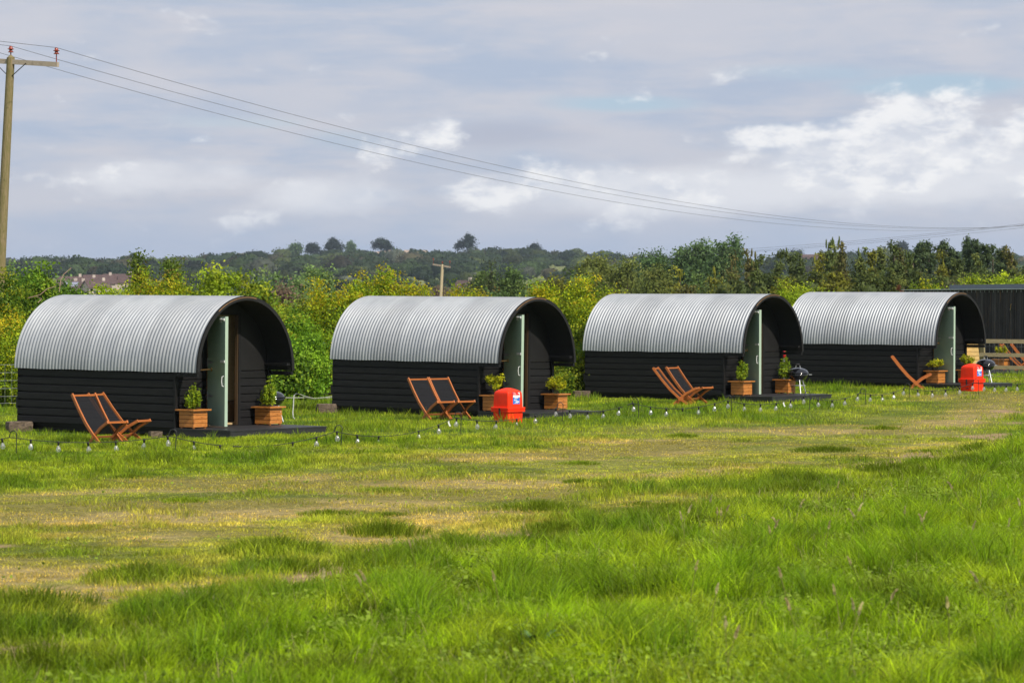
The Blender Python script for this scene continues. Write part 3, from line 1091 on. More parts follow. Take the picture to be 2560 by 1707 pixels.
SHR = [
    # u, topv, D, width, kind, label, n, leaf, spikes
    (12, 694, 63.4, 150, 'ivy', 'dark green ivy-covered shrub at the left edge of the hedge, beneath the power pole', 7000, .085, 2),
    (10, 772, 62.2, 170, 'haw', 'low yellow-green bush against the wire fence left of the first cabin', 6000, .07, 0),
    (95, 668, 65.0, 130, 'elder', 'tall dark green shrub with pointed leaves behind the rear end of the first cabin', 7000, .10, 2),
    (175, 716, 64.2, 160, 'elder', 'green leafy shrub just over the rear curve of the first cabin roof', 6000, .10, 1),
    (268, 716, 65.0, 130, 'lime', 'pale green shrub with long shoots below the distant house roofs', 5000, .085, 2),
    (330, 692, 65.6, 170, 'haw', 'yellow hawthorn bush above the left half of the first cabin roof', 7000, .07, 1),
    (352, 650, 67.4, 60, 'ash', 'dark narrow sapling rising out of the yellow hawthorn, the left of two', 2600, .085, 2),
    (438, 644, 67.6, 75, 'ash', 'dark narrow sapling rising out of the yellow hawthorn, the right of two', 2800, .085, 2),
    (430, 690, 65.6, 150, 'haw', 'orange-tinged hawthorn bush above the middle of the first cabin roof', 7000, .07, 1),
    (545, 676, 65.8, 150, 'lime', 'bright green elder with a tall top above the first cabin porch arch', 7000, .095, 3),
    (632, 698, 65.6, 130, 'ivy', 'green elder with flat pale flower heads right of the first cabin ridge', 6500, .095, 1),
    (712, 748, 65.0, 150, 'ivy', 'loose green shrub showing between the first and second cabin roofs', 6000, .085, 1),
    (745, 800, 64.4, 170, 'fern', 'bright green ferny bush standing between the first and second cabins', 8000, .075, 0),
    (705, 880, 64.0, 170, 'elder', 'low dark green leafy bush behind the fence and the grey hose', 6000, .095, 0),
    (815, 716, 66.0, 170, 'haw', 'yellow hawthorn bush behind the rear curve of the second cabin roof', 7500, .07, 1),
    (893, 694, 66.4, 140, 'haw', 'yellow and green hawthorn bush above the left part of the second cabin roof', 7000, .07, 2),
    (960, 676, 66.8, 120, 'haw', 'tallest yellow hawthorn bush left of the short far power pole', 6500, .07, 3),
    (1030, 704, 66.8, 120, 'haw', 'smaller yellow hawthorn bush directly left of the short far power pole', 5000, .07, 2),
    (1170, 724, 68.0, 150, 'haw', 'low golden bush above the second cabin roof right of the far power pole', 5000, .07, 1),
    (1372, 712, 67.4, 120, 'haw', 'yellow hawthorn bush above the porch arch of the second cabin', 6000, .07, 2),
    (1462, 694, 67.8, 150, 'haw', 'big bright yellow hawthorn bush between the second and third cabin roofs', 8000, .07, 2),
    (1535, 726, 68.2, 100, 'haw', 'small yellow bush touching the rear end of the third cabin roof', 4500, .07, 1),
    (1455, 800, 67.0, 150, 'ivy', 'green undergrowth bush behind the round fence post between second and third cabins', 7000, .075, 0),
    (1420, 905, 66.6, 130, 'ivy', 'low weedy bush at the foot of the round fence post', 4000, .065, 0),
    (1985, 714, 79.0, 130, 'lime', 'light green flowering bush between the third and fourth cabin roofs', 6500, .07, 3),
    (2060, 720, 79.5, 110, 'lime', 'light green bush over the rear end of the fourth cabin roof', 5000, .07, 1),
]
for i, (u, tv, D, wd, kd, lab, n_, lf, sp) in enumerate(SHR):
    shrub(100 + i, u, tv, D, wd, kd, lab, int(n_ * 3.2), lf * .82, None, sp)
SHR2 = [
    (2310, 698, 106, 110, 'haw', 'golden bush over the left end of the black shed roof', 4500, .10, 2),
    (2390, 704, 108, 120, 'brown', 'straw-coloured dry climber lying over the black shed roof', 3500, .08, 1),
    (2420, 688, 110, 130, 'lime', 'bright green tree-like bush above the middle of the black shed roof', 5000, .12, 2),
    (2500, 690, 107, 110, 'lime', 'bright green bush left of the raised dark strip on the shed roof', 4500, .12, 2),
    (2560, 682, 105, 130, 'lime', 'bright green bush at the right edge above the raised dark strip on the shed roof', 5000, .12, 2),
]
for i, (u, tv, D, wd, kd, lab, n_, lf, sp) in enumerate(SHR2):
    shrub(160 + i, u, tv, D, wd, kd, lab, n_ * 3, lf * .85, None, sp, depth=2.0, group='bushes behind the black shed')

# bare shoots sticking out of the hedge on the left
mb = MB()
for (pts) in ([(148, 730), (152, 700), (160, 685), (178, 670)], [(70, 745), (100, 737), (118, 722), (140, 716)], [(95, 757), (104, 747), (90, 741)]):
    mb.tube([P(u, v, 63.2 + .2 * k) for k, (u, v) in enumerate(pts)], 0.008, 5)
tag(mb.build('bare_shoots', 'dead_twig'), 'pale leafless shoots curving out of the hedge above the first cabin roof', 'twigs')


# ---------------------------------------------------------------- trees
def tree(seed, u, topv, D, width, kind, label, name, style='round', n=3500, leaf=0.22, group=None, lean=0.0, clump=0.5, cat='tree', shell=0.4):
    q = random.Random(seed)
    x, y = (u - 1280) / FPX * D, D
    g0 = gz(x, y)
    h = CAMZ + (752.5 - topv) / FPX * D - g0
    wm = width / FPX * D / 2
    o = thing(name, label, cat, (x, y, g0), group=group)
    bl = []
    mat = 'leaves'
    asp = 0.6
    if style == 'round':
        for i in range(10):
            a = i * 2.4
            rr = wm * 0.55 * math.sqrt((i + .5) / 10)
            bl.append((math.cos(a) * rr, math.sin(a) * rr, h * (0.45 + 0.33 * q.random()), wm * (.36 + .16 * q.random()), wm * .42, h * .2))
        bl.append((0, 0, h * .78, wm * .5, wm * .5, h * .2))
        bl.append((0, 0, h * .4, wm * .85, wm * .7, h * .3))
    elif style == 'swept':
        for i in range(12):
            t_ = i / 11
            bl.append((wm * (-.75 + 1.5 * t_), q.uniform(-.4, .4) * wm, h * (0.5 + .32 * t_ + .08 * q.random()), wm * .26, wm * .3, h * (.14 + .05 * q.random())))
        for i in range(6):
            bl.append((wm * q.uniform(-.2, .8), q.uniform(-.3, .3) * wm, h * (.84 + .08 * q.random()), wm * .12, wm * .15, h * .09))
        bl.append((0, 0, h * .42, wm * .9, wm * .6, h * .34))
    elif style == 'cypress':
        mat = 'needles'
        asp = 0.45
        k = 13
        for i in range(k):
            t_ = i / (k - 1)
            rr = wm * (1 - t_) ** 0.8 * (0.85 + .3 * q.random()) + 0.09 * wm
            for j in range(4):
                a = q.random() * 2 * PI
                bl.append((math.cos(a) * rr * .5 + lean * t_ * wm, math.sin(a) * rr * .5, h * (0.12 + .80 * t_) + q.uniform(-.03, .03) * h, rr * .62, rr * .62, h * .045))
        for j in range(3):
            bl.append((lean * wm + q.uniform(-.22, .22) * wm, 0, h * (.94 + .05 * q.random()), wm * .07, wm * .07, h * .055))
    elif style == 'pine':
        mat = 'needles'
        asp = 0.4
        for i in range(15):
            t_ = i / 14
            a = q.random() * 2 * PI
            rr = wm * (0.95 - .55 * t_) * q.uniform(.4, 1)
            bl.append((math.cos(a) * rr, math.sin(a) * rr, h * (.35 + .57 * t_), wm * .25, wm * .25, h * .06))
        bl.append((0, 0, h * .95, wm * .12, wm * .12, h * .05))
        bl.append((0, 0, h * .5, wm * .6, wm * .6, h * .25))
    elif style == 'umbrella':
        mat = 'needles'
        asp = 0.5
        for i in range(12):
            a = q.random() * 2 * PI
            rr = wm * q.uniform(.1, .75)
            t_ = 1 - (rr / wm) ** 1.5
            bl.append((math.cos(a) * rr, math.sin(a) * rr, h * (.5 + .36 * t_ * q.uniform(.6, 1)), wm * .34, wm * .34, h * .13))
    pal, wts, tip = PAL[kind]
    link('crown', leaf_cloud(seed, bl, n, leaf, pal, clump, mat, shell, asp, 0.3, wts, 0.24, tip, 0.62 if mat == 'needles' or style in ('round', 'swept') else 0.0), o)
    mb = MB()
    tr_ = max(0.05, 0.022 * h)
    top = 0.9 if style in ('cypress', 'pine') else 0.62
    mb.tube([(0, 0, -.3), (q.uniform(-.05, .05), 0, h * .3), (lean * wm * .6, 0, h * top)], [tr_, tr_ * .75, tr_ * .25], 7)
    for i in range(5):
        a = q.random() * 2 * PI
        z_ = h * q.uniform(.3, .55)
        mb.tube([(0, 0, z_), (math.cos(a) * wm * .35, math.sin(a) * wm * .35, z_ + h * .14), (math.cos(a) * wm * .6, math.sin(a) * wm * .6, z_ + h * .22)], [tr_ * .45, tr_ * .3, tr_ * .1], 5)
    mb.build('trunk', 'bark', o)
    return o


TR = [
    # u, topv, D, width, kind, style, n, leaf, clump, label, name
    (28, 663, 210, 90, 'poplar', 'round', 2600, .32, .6, 'pale green poplar just right of the tall power pole', 'poplar_tree'),
    (88, 680, 215, 80, 'poplar', 'round', 2200, .32, .6, 'pale green poplar second from the tall power pole', 'poplar_tree'),
    (150, 697, 190, 60, 'poplar', 'round', 1600, .30, .6, 'small pale tree in front of the distant house roofs', 'poplar_tree'),
    (632, 680, 300, 46, 'poplar', 'cypress', 1300, .42, .8, 'small pointed pale tree above the first cabin ridge, leftmost of three', 'poplar_tree'),
    (659, 679, 305, 40, 'poplar', 'cypress', 1300, .42, .8, 'small pointed pale tree above the first cabin ridge, middle of three', 'poplar_tree'),
    (690, 678, 300, 44, 'poplar', 'cypress', 1300, .42, .8, 'small pointed pale tree above the first cabin porch, rightmost of three', 'poplar_tree'),
    (795, 660, 270, 92, 'poplar', 'round', 5200, .32, .6, 'round pale green tree standing clear of the hedge between first and second cabins', 'poplar_tree'),
    (748, 684, 262, 66, 'poplar', 'round', 2200, .32, .6, 'smaller pale tree at the left shoulder of the round pale green tree', 'poplar_tree'),
    (702, 704, 180, 110, 'brown', 'round', 3000, .22, .5, 'bare reddish-brown bush between the first and second cabin roofs', 'brown_bush'),
    (745, 724, 150, 70, 'willow', 'round', 1500, .22, .5, 'olive green bush in front of the reddish-brown bush', 'willow_bush'),
    (935, 728, 130, 110, 'mid', 'round', 1800, .22, .5, 'mid green bush half hidden behind the tallest yellow hawthorn', 'bush'),
    (1205, 668, 240, 80, 'mid', 'round', 3600, .28, .6, 'green broadleaf tree left of the dark spruce', 'broadleaf_tree'),
    (1228, 652, 236, 46, 'spruce', 'cypress', 2200, .25, .5, 'dark spruce between two green broadleaf trees', 'spruce_tree'),
    (1276, 650, 240, 84, 'mid', 'round', 4200, .28, .6, 'green broadleaf tree right of the dark spruce', 'broadleaf_tree'),
    (1105, 716, 420, 90, 'brown', 'round', 1500, .5, 1., 'brownish far bush at the foot of the short far power pole', 'brown_bush'),
    (1168, 712, 170, 100, 'gold', 'round', 1800, .22, .5, 'golden brown bush in front of the green broadleaf trees', 'bush'),
    (1240, 716, 150, 110, 'mid', 'round', 2200, .22, .5, 'mid green bush above the right half of the second cabin roof', 'bush'),
    (1312, 720, 152, 90, 'mid', 'round', 2000, .22, .5, 'mid green bush left of the big bright yellow hawthorn', 'bush'),
    (1335, 700, 330, 60, 'poplar', 'round', 1500, .42, .8, 'bluish green far tree behind the yellow hawthorn', 'poplar_tree'),
    (1395, 684, 185, 74, 'gold', 'round', 2200, .25, .5, 'golden topped tree left of the big olive willow', 'bush'),
    (1428, 668, 200, 80, 'mid', 'round', 2600, .25, .5, 'mid green tree at the left flank of the olive willow', 'broadleaf_tree'),
    (1482, 632, 205, 130, 'willow', 'round', 6000, .21, .5, 'big olive willow behind the third cabin, leftmost of three', 'willow_tree'),
    (1562, 638, 200, 130, 'willow', 'round', 6000, .21, .5, 'big olive willow behind the third cabin, middle of three', 'willow_tree'),
    (1640, 650, 196, 120, 'willow', 'round', 5600, .21, .5, 'big olive willow behind the third cabin, rightmost of three', 'willow_tree'),
    (1610, 626, 300, 110, 'darkpop', 'swept', 3200, .34, .7, 'dark green windswept tree behind the olive willows, lowest on the left', 'windswept_tree'),
    (1710, 606, 300, 150, 'darkpop', 'swept', 5200, .34, .7, 'dark green windswept tree behind the willows, middle crown', 'windswept_tree'),
    (1795, 602, 296, 120, 'darkpop', 'swept', 5200, .34, .7, 'tallest dark green windswept tree at the right end of its clump', 'windswept_tree'),
    (1700, 674, 172, 60, 'gold', 'cypress', 1700, .22, .4, 'yellowish cypress right of the olive willows', 'golden_cypress'),
    (1715, 700, 165, 70, 'rusty', 'round', 1700, .2, .4, 'brown dry bush right of the olive willows', 'brown_bush'),
    (1742, 672, 178, 60, 'mid', 'round', 1500, .24, .5, 'fresh green small tree between brown bushes', 'broadleaf_tree'),
    (1785, 672, 168, 80, 'gold', 'cypress', 2600, .21, .4, 'bright golden cypress above the third cabin roof', 'golden_cypress'),
    (1770, 712, 160, 120, 'cypress', 'round', 2600, .22, .4, 'low dark conifer scrub above the third cabin ridge', 'bush'),
    (1830, 648, 176, 90, 'rusty', 'cypress', 3000, .21, .4, 'rusty brown cypress with a bare flank above the third cabin porch', 'cypress_tree'),
]
for i, (u, tv, D, wd, kd, st, n_, lf, cp, lab, nm) in enumerate(TR):
    tree(300 + i, u, tv, D, wd, kd, lab, nm, st, int(n_ * 2.6), lf * .85, None, 0.0, cp)

CYP = [  # conifer belt behind third and fourth cabins, left to right
    (1868, 634, 182, 84, 'rusty'), (1905, 652, 172, 90, 'cypress'), (1940, 628, 180, 84, 'cypress'), (1985, 642, 184, 70, 'cypress'),
    (2006, 636, 178, 66, 'cypress'), (2040, 646, 170, 80, 'gold'), (2064, 600, 182, 76, 'cypress'), (2092, 604, 186, 70, 'cypress'),
    (2114, 616, 180, 66, 'rusty'), (2150, 630, 176, 90, 'cypress'), (2176, 640, 168, 84, 'gold'), (2206, 622, 182, 84, 'cypress'),
    (2236, 612, 178, 70, 'cypress'), (2262, 626, 184, 84, 'rusty'), (2290, 632, 170, 90, 'cypress'),
    (2345, 640, 172, 84, 'gold'), (2400, 650, 170, 90, 'cypress'), (2450, 646, 168, 84, 'cypress'), (2535, 622, 178, 84, 'rusty'), (2580, 618, 172, 90, 'gold')]
ORD = ['first', 'second', 'third', 'fourth', 'fifth', 'sixth', 'seventh', 'eighth', 'ninth', 'tenth', 'eleventh', 'twelfth', 'thirteenth', 'fourteenth', 'fifteenth', 'sixteenth', 'seventeenth', 'eighteenth', 'nineteenth', 'last']
ADJ = {'rusty': 'rusty tinged', 'cypress': 'dark green', 'gold': 'yellowish'}
for i, (u, tv, D, wd, kd) in enumerate(CYP):
    tree(400 + i, u, tv - 7, D, wd * 1.4, kd, '%s cypress in the tall conifer belt, %s from the left' % (ADJ[kd], ORD[i]) if i < 19 else 'yellowish cypress at the right end of the conifer belt behind the cabins', 'cypress_tree', 'cypress', 15000, .18, 'cypresses of the conifer belt', random.Random(i).uniform(-.25, .25), .23)
PIN = [(2300, 602, 196, 70, 'left'), (2322, 598, 200, 56, ''), (2360, 598, 192, 110, ''), (2418, 592, 196, 80, ''), (2444, 596, 190, 90, ''), (2482, 606, 188, 90, ''), (2510, 612, 196, 60, '')]
PL = ['dark pine with a twin top, leftmost of the pines behind the black shed', 'thin dark pine second from the left of the pines behind the shed', 'broad dark pine, widest of the pines behind the shed', 'tallest dark pine in the middle of the pines behind the shed', 'dark pine just right of the tallest pine', 'dark bushy pine third from the right edge behind the shed', 'small dark pine, rightmost of the pines behind the shed']
for i, (u, tv, D, wd, _) in enumerate(PIN):
    tree(450 + i, u, tv, D, wd * 1.15, 'pine', PL[i], 'pine_tree', 'pine', 10000, .19, 'pines behind the black shed', 0, .22)
FRT = [(1830, 690, 158, 120, 'cypress'), (1900, 684, 155, 110, 'cypress'), (1960, 690, 150, 110, 'gold'), (2030, 680, 152, 110, 'cypress'), (2100, 676, 150, 120, 'gold'), (2170, 684, 148, 120, 'cypress'), (2225, 674, 150, 100, 'cypress'), (2290, 680, 146, 120, 'cypress'), (2370, 676, 148, 110, 'cypress'), (2470, 676, 146, 120, 'cypress'), (2560, 660, 148, 120, 'cypress')]
for i, (u, tv, D, wd, kd) in enumerate(FRT):
    tree(480 + i, u, tv - 12, D, wd * 1.25, kd, '%s low cypress fronting the conifer belt, %s from the left' % (ADJ[kd], ORD[i] if i < 10 else 'eleventh'), 'low_cypress', 'round', 14000, .17, 'low cypresses in front of the conifer belt', 0, .24)

# dead reddish tree by the shed
x, y = (2245 - 1280) / FPX * 107, 107
o = thing('dead_tree', 'dead leafless tree with red-brown twigs above the fourth cabin roof', 'tree', (x, y, gz(x, y)))
mb = MB()
q = random.Random(5)
for k in range(9):
    a = q.uniform(-1, 1)
    hh = 2.2 + 0.7 * q.random()
    mb.tube([(a * .1, 0, 0), (a * .2, q.uniform(-.1, .1), hh * .5), (a * .55 + q.uniform(-.1, .1), q.uniform(-.2, .2), hh * (1 - .15 * abs(a)))], [.035, .022, .008], 5)
mb.build('trunk', 'dead_twig', o)
link('crown', leaf_cloud(61, [(-.1, 0, 2.75, .12, .12, .2), (-.45, 0, 2.15, .14, .12, .12), (.1, 0, 2.4, .2, .15, .3)], 260, .06, [(0.10, 0.035, 0.02), (0.13, 0.045, 0.03)], .10), o)

# ---------------------------------------------------------------- hill woodland and far things
r = np.random.default_rng(21)


def lumps(N, y0, y1, xl, seed, size, ok, card):
    r = np.random.default_rng(seed)
    y = np.sqrt(r.random(N) * (y1 ** 2 - y0 ** 2) + y0 ** 2)
    x = (r.random(N) * 2 - 1) * xl * y
    k = ok(x, y, r)
    return x[k], y[k], size * (0.6 + 0.8 * r.random(k.sum())), card


def hill_ok(x, y, r):
    u = 1280 + FPX * x / y
    f = NC(x, y, 0.006, 3)
    keep = r.random(len(x)) < np.where(f > 0.42, 0.95, 0.30)
    for (uc, yc, ru, ry) in ((740, 1760, 45, 110), (1100, 1620, 85, 90), (1190, 1560, 60, 40), (1400, 1430, 75, 110), (640, 1700, 30, 40), (985, 1990, 75, 60)):
        keep &= ~((((u - uc) / ru) ** 2 + ((y - yc) / ry) ** 2) < 1)
    return keep


sets = [lumps(2000, 1280, 2010, .215, 31, 6.0, hill_ok, 1.25),
        lumps(260, 1960, 2030, .215, 32, 4.6, hill_ok, 1.2),
        lumps(520, 620, 1250, .215, 33, 3.4, lambda x, y, r: (r.random(len(x)) < 0.75) & ~((np.abs(1280 + FPX * x / y - 235) < 130)), 0.7)]
CORE = []
Vs, Cs = [], []
pal = np.array([(0.036, 0.060, 0.022), (0.050, 0.080, 0.026), (0.080, 0.105, 0.030), (0.026, 0.045, 0.022), (0.085, 0.080, 0.045), (0.10, 0.115, 0.08)])
for si, (lx, ly, lr, card) in enumerate(sets):
    nl = len(lx)
    m_ = 230
    idx = np.repeat(np.arange(nl), m_)
    n_ = nl * m_
    d = r.normal(size=(n_, 3))
    d /= np.linalg.norm(d, axis=1)[:, None]
    d[:, 2] = np.abs(d[:, 2]) * 1.0 - 0.15
    rad = (0.72 + 0.28 * r.random(n_) ** .5)[:, None] * (1 + .10 * np.sin(d[:, :1] * 5 + idx[:, None]) + .10 * np.sin(d[:, 1:2] * 6 + 2 * idx[:, None]))
    hh = lr * (0.75 + 0.5 * r.random(nl))
    cz = base_z(lx, ly) + hh * 0.45
    c = np.stack([lx, ly, cz], 1)[idx] + d * rad * np.stack([lr, lr, hh * 0.75], 1)[idx]
    out = d + r.normal(size=(n_, 3)) * .38
    out /= np.linalg.norm(out, axis=1)[:, None]
    t_ = np.cross(out, r.normal(size=(n_, 3)))
    t_ /= np.linalg.norm(t_, axis=1)[:, None]
    s_ = np.cross(out, t_)
    L = (card * (0.6 + .8 * r.random(n_)))[:, None]
    Vs.append(np.stack([c - t_ * L / 2, c + s_ * L * .4, c + t_ * L / 2, c - s_ * L * .4], 1).reshape(-1, 3))
    lc = 1.05 * pal[r.choice(6, nl, p=[.28, .27, .16, .17, .08, .04])] * (0.45 + 1.1 * r.random((nl, 1)))
    Cs.append(np.repeat(lc[idx] * (0.8 + .4 * r.random((n_, 1))), 4, 0))
    CORE.append((lx, ly, lr, hh, lc))
Vs = np.concatenate(Vs)
Cs = np.concatenate(Cs)
Fq = np.arange(len(Vs)).reshape(-1, 4)
Ft = np.concatenate([Fq[:, [0, 1, 2]], Fq[:, [0, 2, 3]]])
bmx = bmesh.new()
bmesh.ops.create_icosphere(bmx, subdivisions=2, radius=1.0)
iv = np.array([v.co[:] for v in bmx.verts])
it = np.array([[v.index for v in f.verts] for f in bmx.faces])
bmx.free()
cv, ct, cc_ = [], [], []
off = len(Vs)
for (lx, ly, lr, lh, lcol) in CORE:
    nl = len(lx)
    ph = r.random((nl, 1)) * 6
    bump = 0.74 + 0.13 * np.sin(iv[None, :, 0] * 4.3 + ph) * np.sin(iv[None, :, 1] * 4.9 + 2 * ph) + 0.09 * np.sin(iv[None, :, 2] * 7 + iv[None, :, 0] * 6 + 3 * ph)
    vv = iv[None] * bump[:, :, None] * np.stack([lr, lr, lh * .78], 1)[:, None, :] + np.stack([lx, ly, base_z(lx, ly) + lh * .45], 1)[:, None, :]
    cv.append(vv.reshape(-1, 3))
    ct.append((it[None] + (off + np.arange(nl) * len(iv))[:, None, None]).reshape(-1, 3))
    cc_.append(np.repeat(lcol, len(iv), 0) * (0.85 + .3 * r.random((nl * len(iv), 1))))
    off += nl * len(iv)
wo = link('woodland', quads_mesh('woodland', np.concatenate([Vs] + cv), np.concatenate([Ft] + ct), 'leaves', np.concatenate([Cs] + cc_), True))
tag(wo, 'mixed green woodland and scrub covering the far hillside', 'woodland', kind='stuff')

SKYL = [(783, 604, 26, 'umbrella', 'small flat-topped pine on the hill skyline left of the round pine'),
        (834, 594, 46, 'umbrella', 'rounded dark pine on the hill skyline above the gap between first and second cabins'),
        (955, 593, 52, 'umbrella', 'wide flat-topped pine on the hill skyline beside the pale strip of ground'),
        (1170, 583, 54, 'umbrella', 'largest dark pine on the hill skyline, tall with a spreading crown'),
        (1336, 606, 24, 'umbrella', 'small dark pine on the hill skyline right of the largest pine'),
        (335, 633, 26, 'umbrella', 'small dark pine on the low left part of the hill skyline'),
        (878, 603, 18, 'round', 'small green round tree on the hill skyline'),
        (737, 608, 28, 'round', 'sparse pale tree on the hill skyline left of the pines'),
        (1990, 622, 44, 'umbrella', 'far rounded tree beside the pale far house behind the conifers'),
        (2256, 602, 24, 'umbrella', 'far rounded tree poking above the conifer belt')]
for i, (u, tv, wd, st, lab) in enumerate(SKYL):
    x, y = (u - 1280) / FPX * 1960, 1960
    tree(600 + i, u, tv - 1, 1960, wd * 1.2, 'farpine' if st == 'umbrella' else 'darkpop', lab, 'skyline_tree', st, 2600, 1.2, None, 0, 2.0, shell=.3)

# pale stony bank on the hilltop
mb = MB()
for k in range(9):
    u = 935 + k * 15
    p0 = P(u, 612.5, 1985)
    p0.z = gz(p0.x, p0.y) + 3.2
    p1 = P(u + 14, 612.5, 1985)
    mb.box(p0.x, p1.x, p0.y, p0.y + 4, p0.z - 6, p0.z + 5.0 + .6 * (k % 3))
simple('pale_earth', (0.55, 0.42, 0.34), 0.9, var=.3, scale=.3)
tag(mb.build('earth_bank', 'pale_earth'), 'pale pinkish earth bank on top of the hill', 'bank', kind='structure')


def house(u, v_ridge, D, w, d, hwall, hroof, yaw, label, panel=False, pale=True):
    x = (u - 1280) / FPX * D
    zr = CAMZ + (752.5 - v_ridge) / FPX * D
    o = thing('house', label, 'house', (x, D, zr - hwall - hroof), (0, 0, yaw), 'far houses in the valley')
    mb = MB().box(-w / 2, w / 2, -d / 2, d / 2, -8, hwall)
    mb.add([(-w / 2, -d / 2, hwall), (-w / 2, d / 2, hwall), (-w / 2, 0, hwall + hroof - .15)], [(0, 2, 1)])
    mb.add([(w / 2, -d / 2, hwall), (w / 2, d / 2, hwall), (w / 2, 0, hwall + hroof - .15)], [(0, 1, 2)])
    mb.build('wall', 'render_wall', o)
    e = .4
    rf = MB()
    for s_ in (-1, 1):
        A = [(-w / 2 - e, s_ * (d / 2 + e), hwall - .3), (w / 2 + e, s_ * (d / 2 + e), hwall - .3), (w / 2 + e, 0, hwall + hroof), (-w / 2 - e, 0, hwall + hroof)]
        B_ = [(a, b_, c_ + .18) for a, b_, c_ in A]
        rf.add(A + B_, [(0, 1, 2, 3), (7, 6, 5, 4), (0, 4, 5, 1), (1, 5, 6, 2), (3, 7, 4, 0), (2, 6, 7, 3)])
    ro = rf.build('roof', 'tile_roof', o)
    MB().box(w * .28, w * .28 + .9, -.35, .35, hwall + hroof - .5, hwall + hroof + 1.0).build('chimney', 'render_wall', ro)
    if panel:
        pn = MB()
        k = (hroof + .3) / (d / 2 + e)
        y0, y1 = -(d / 2) * .85, -(d / 2) * .2
        f = lambda yy: hwall + hroof + yy * k + .25
        pn.add([(-w * .35, y0, f(y0)), (w * .1, y0, f(y0)), (w * .1, y1, f(y1)), (-w * .35, y1, f(y1))], [(0, 1, 2, 3)])
        pn.build('solar_panel', 'solar_panel', ro)
    for sx in (-.3, .12):
        MB().box(w * sx, w * sx + 1.3, -d / 2 - .05, -d / 2 + .05, hwall * .45, hwall * .45 + 1.2).build('window', 'house_glass', o)
    return o


house(178, 692, 1010, 9, 8, 4.6, 2.6, .12, 'red-roofed far house, leftmost of the row of houses above the first cabin')
house(176, 703, 960, 4.5, 6, 3.6, 2.0, -.1, 'far house with a pale solar panel covered roof, left of two', True)
house(194, 704, 955, 5, 6, 3.6, 2.0, -.1, 'far house with a pale solar panel covered roof, right of two', True)
house(215, 694, 1020, 8, 8, 4.6, 2.4, .08, 'brown-roofed far house behind the two houses with solar panels')
house(250, 688, 1030, 11, 8, 5.0, 2.8, .05, 'long brown-roofed far house in the middle of the row of houses')
house(300, 686, 1035, 11, 8, 5.0, 2.8, .02, 'brown-roofed far house, rightmost of the row of houses above the first cabin')
house(240, 702, 940, 7, 7, 3.8, 2.0, .5, 'pale gabled far house in front of the long brown-roofed house')
house(1163, 702, 900, 5, 5, 3.5, 2.2, -.6, 'small white far house left of the green broadleaf trees')
house(2034, 637, 1500, 12, 9, 6, 3.4, .2, 'pale far house on the ridge behind the conifer belt')

# ---------------------------------------------------------------- cabins
DW0, DW1 = -0.325, 0.355      # door opening across the front wall
DZ0, DZ1 = 0.15, 1.93
CB = HB - 0.907              # underside of the cladding


def arc_pts(rx, rz, z0, n, a0=0.0, a1=PI):
    return [(-rx * math.cos(a0 + (a1 - a0) * i / n), z0 + rz * math.sin(a0 + (a1 - a0) * i / n)) for i in range(n + 1)]


def make_roof_mesh():
    ncor, per, na = 55, 8, 44
    n = ncor * per
    aa = np.linspace(0, LEN, n + 1)
    d = 0.0112 * np.cos(aa / LEN * ncor * 2 * PI)
    # laps between sheets: a slight step
    th = np.linspace(0, PI, na + 1)
    V = []
    for i, a in enumerate(aa):
        rr = HWID + d[i]
        rz = ARCH + d[i]
        V.append(np.stack([-rr * np.cos(th), np.full(na + 1, a), HB + rz * np.sin(th)], 1))
    V = np.array(V)
    V[:, 0, 2] += 0.004 * np.sin(aa * 5) - .006
    V = V.reshape(-1, 3)
    i = np.arange((n + 1) * (na + 1)).reshape(n + 1, na + 1)
    F = np.stack([i[:-1, :-1].ravel(), i[:-1, 1:].ravel(), i[1:, 1:].ravel(), i[1:, :-1].ravel()], 1)
    return quads_mesh('roof', V, F, 'galvanised_sheet', None, True)


def arch_shell(mb, rx0, rz0, rx1, rz1, a0, a1, n=40, z0=HB):
    """closed arch slab between inner and outer ellipse from a0 to a1"""
    o, i_ = arc_pts(rx1, rz1, z0, n), arc_pts(rx0, rz0, z0, n)
    rings = []
    for k in range(n + 1):
        rings.append([(o[k][0], a0, o[k][1]), (o[k][0], a1, o[k][1]), (i_[k][0], a1, i_[k][1]), (i_[k][0], a0, i_[k][1])])
    mb.loft(rings, smooth=False)


def boards(mb, p0, p1, z0, nb, bh, out):
    """ship-lap boards along p0->p1 (plan), outward direction out"""
    prof = []
    for k in range(nb):
        zb = z0 + k * bh
        prof += [(-.024, zb), (0.0, zb + .002), (0.0, zb + bh - .030), (-.020, zb + bh - .014), (-.024, zb + bh - .010)]
    for k in range(len(prof) - 1):
        (d0, za), (d1, zb) = prof[k], prof[k + 1]
        q = []
        for (pp, d_, z_) in ((p0, d0, za), (p1, d0, za), (p1, d1, zb), (p0, d1, zb)):
            q.append((pp[0] + out[0] * d_, pp[1] + out[1] * d_, z_))
        mb.add(q, [(0, 1, 2, 3)])


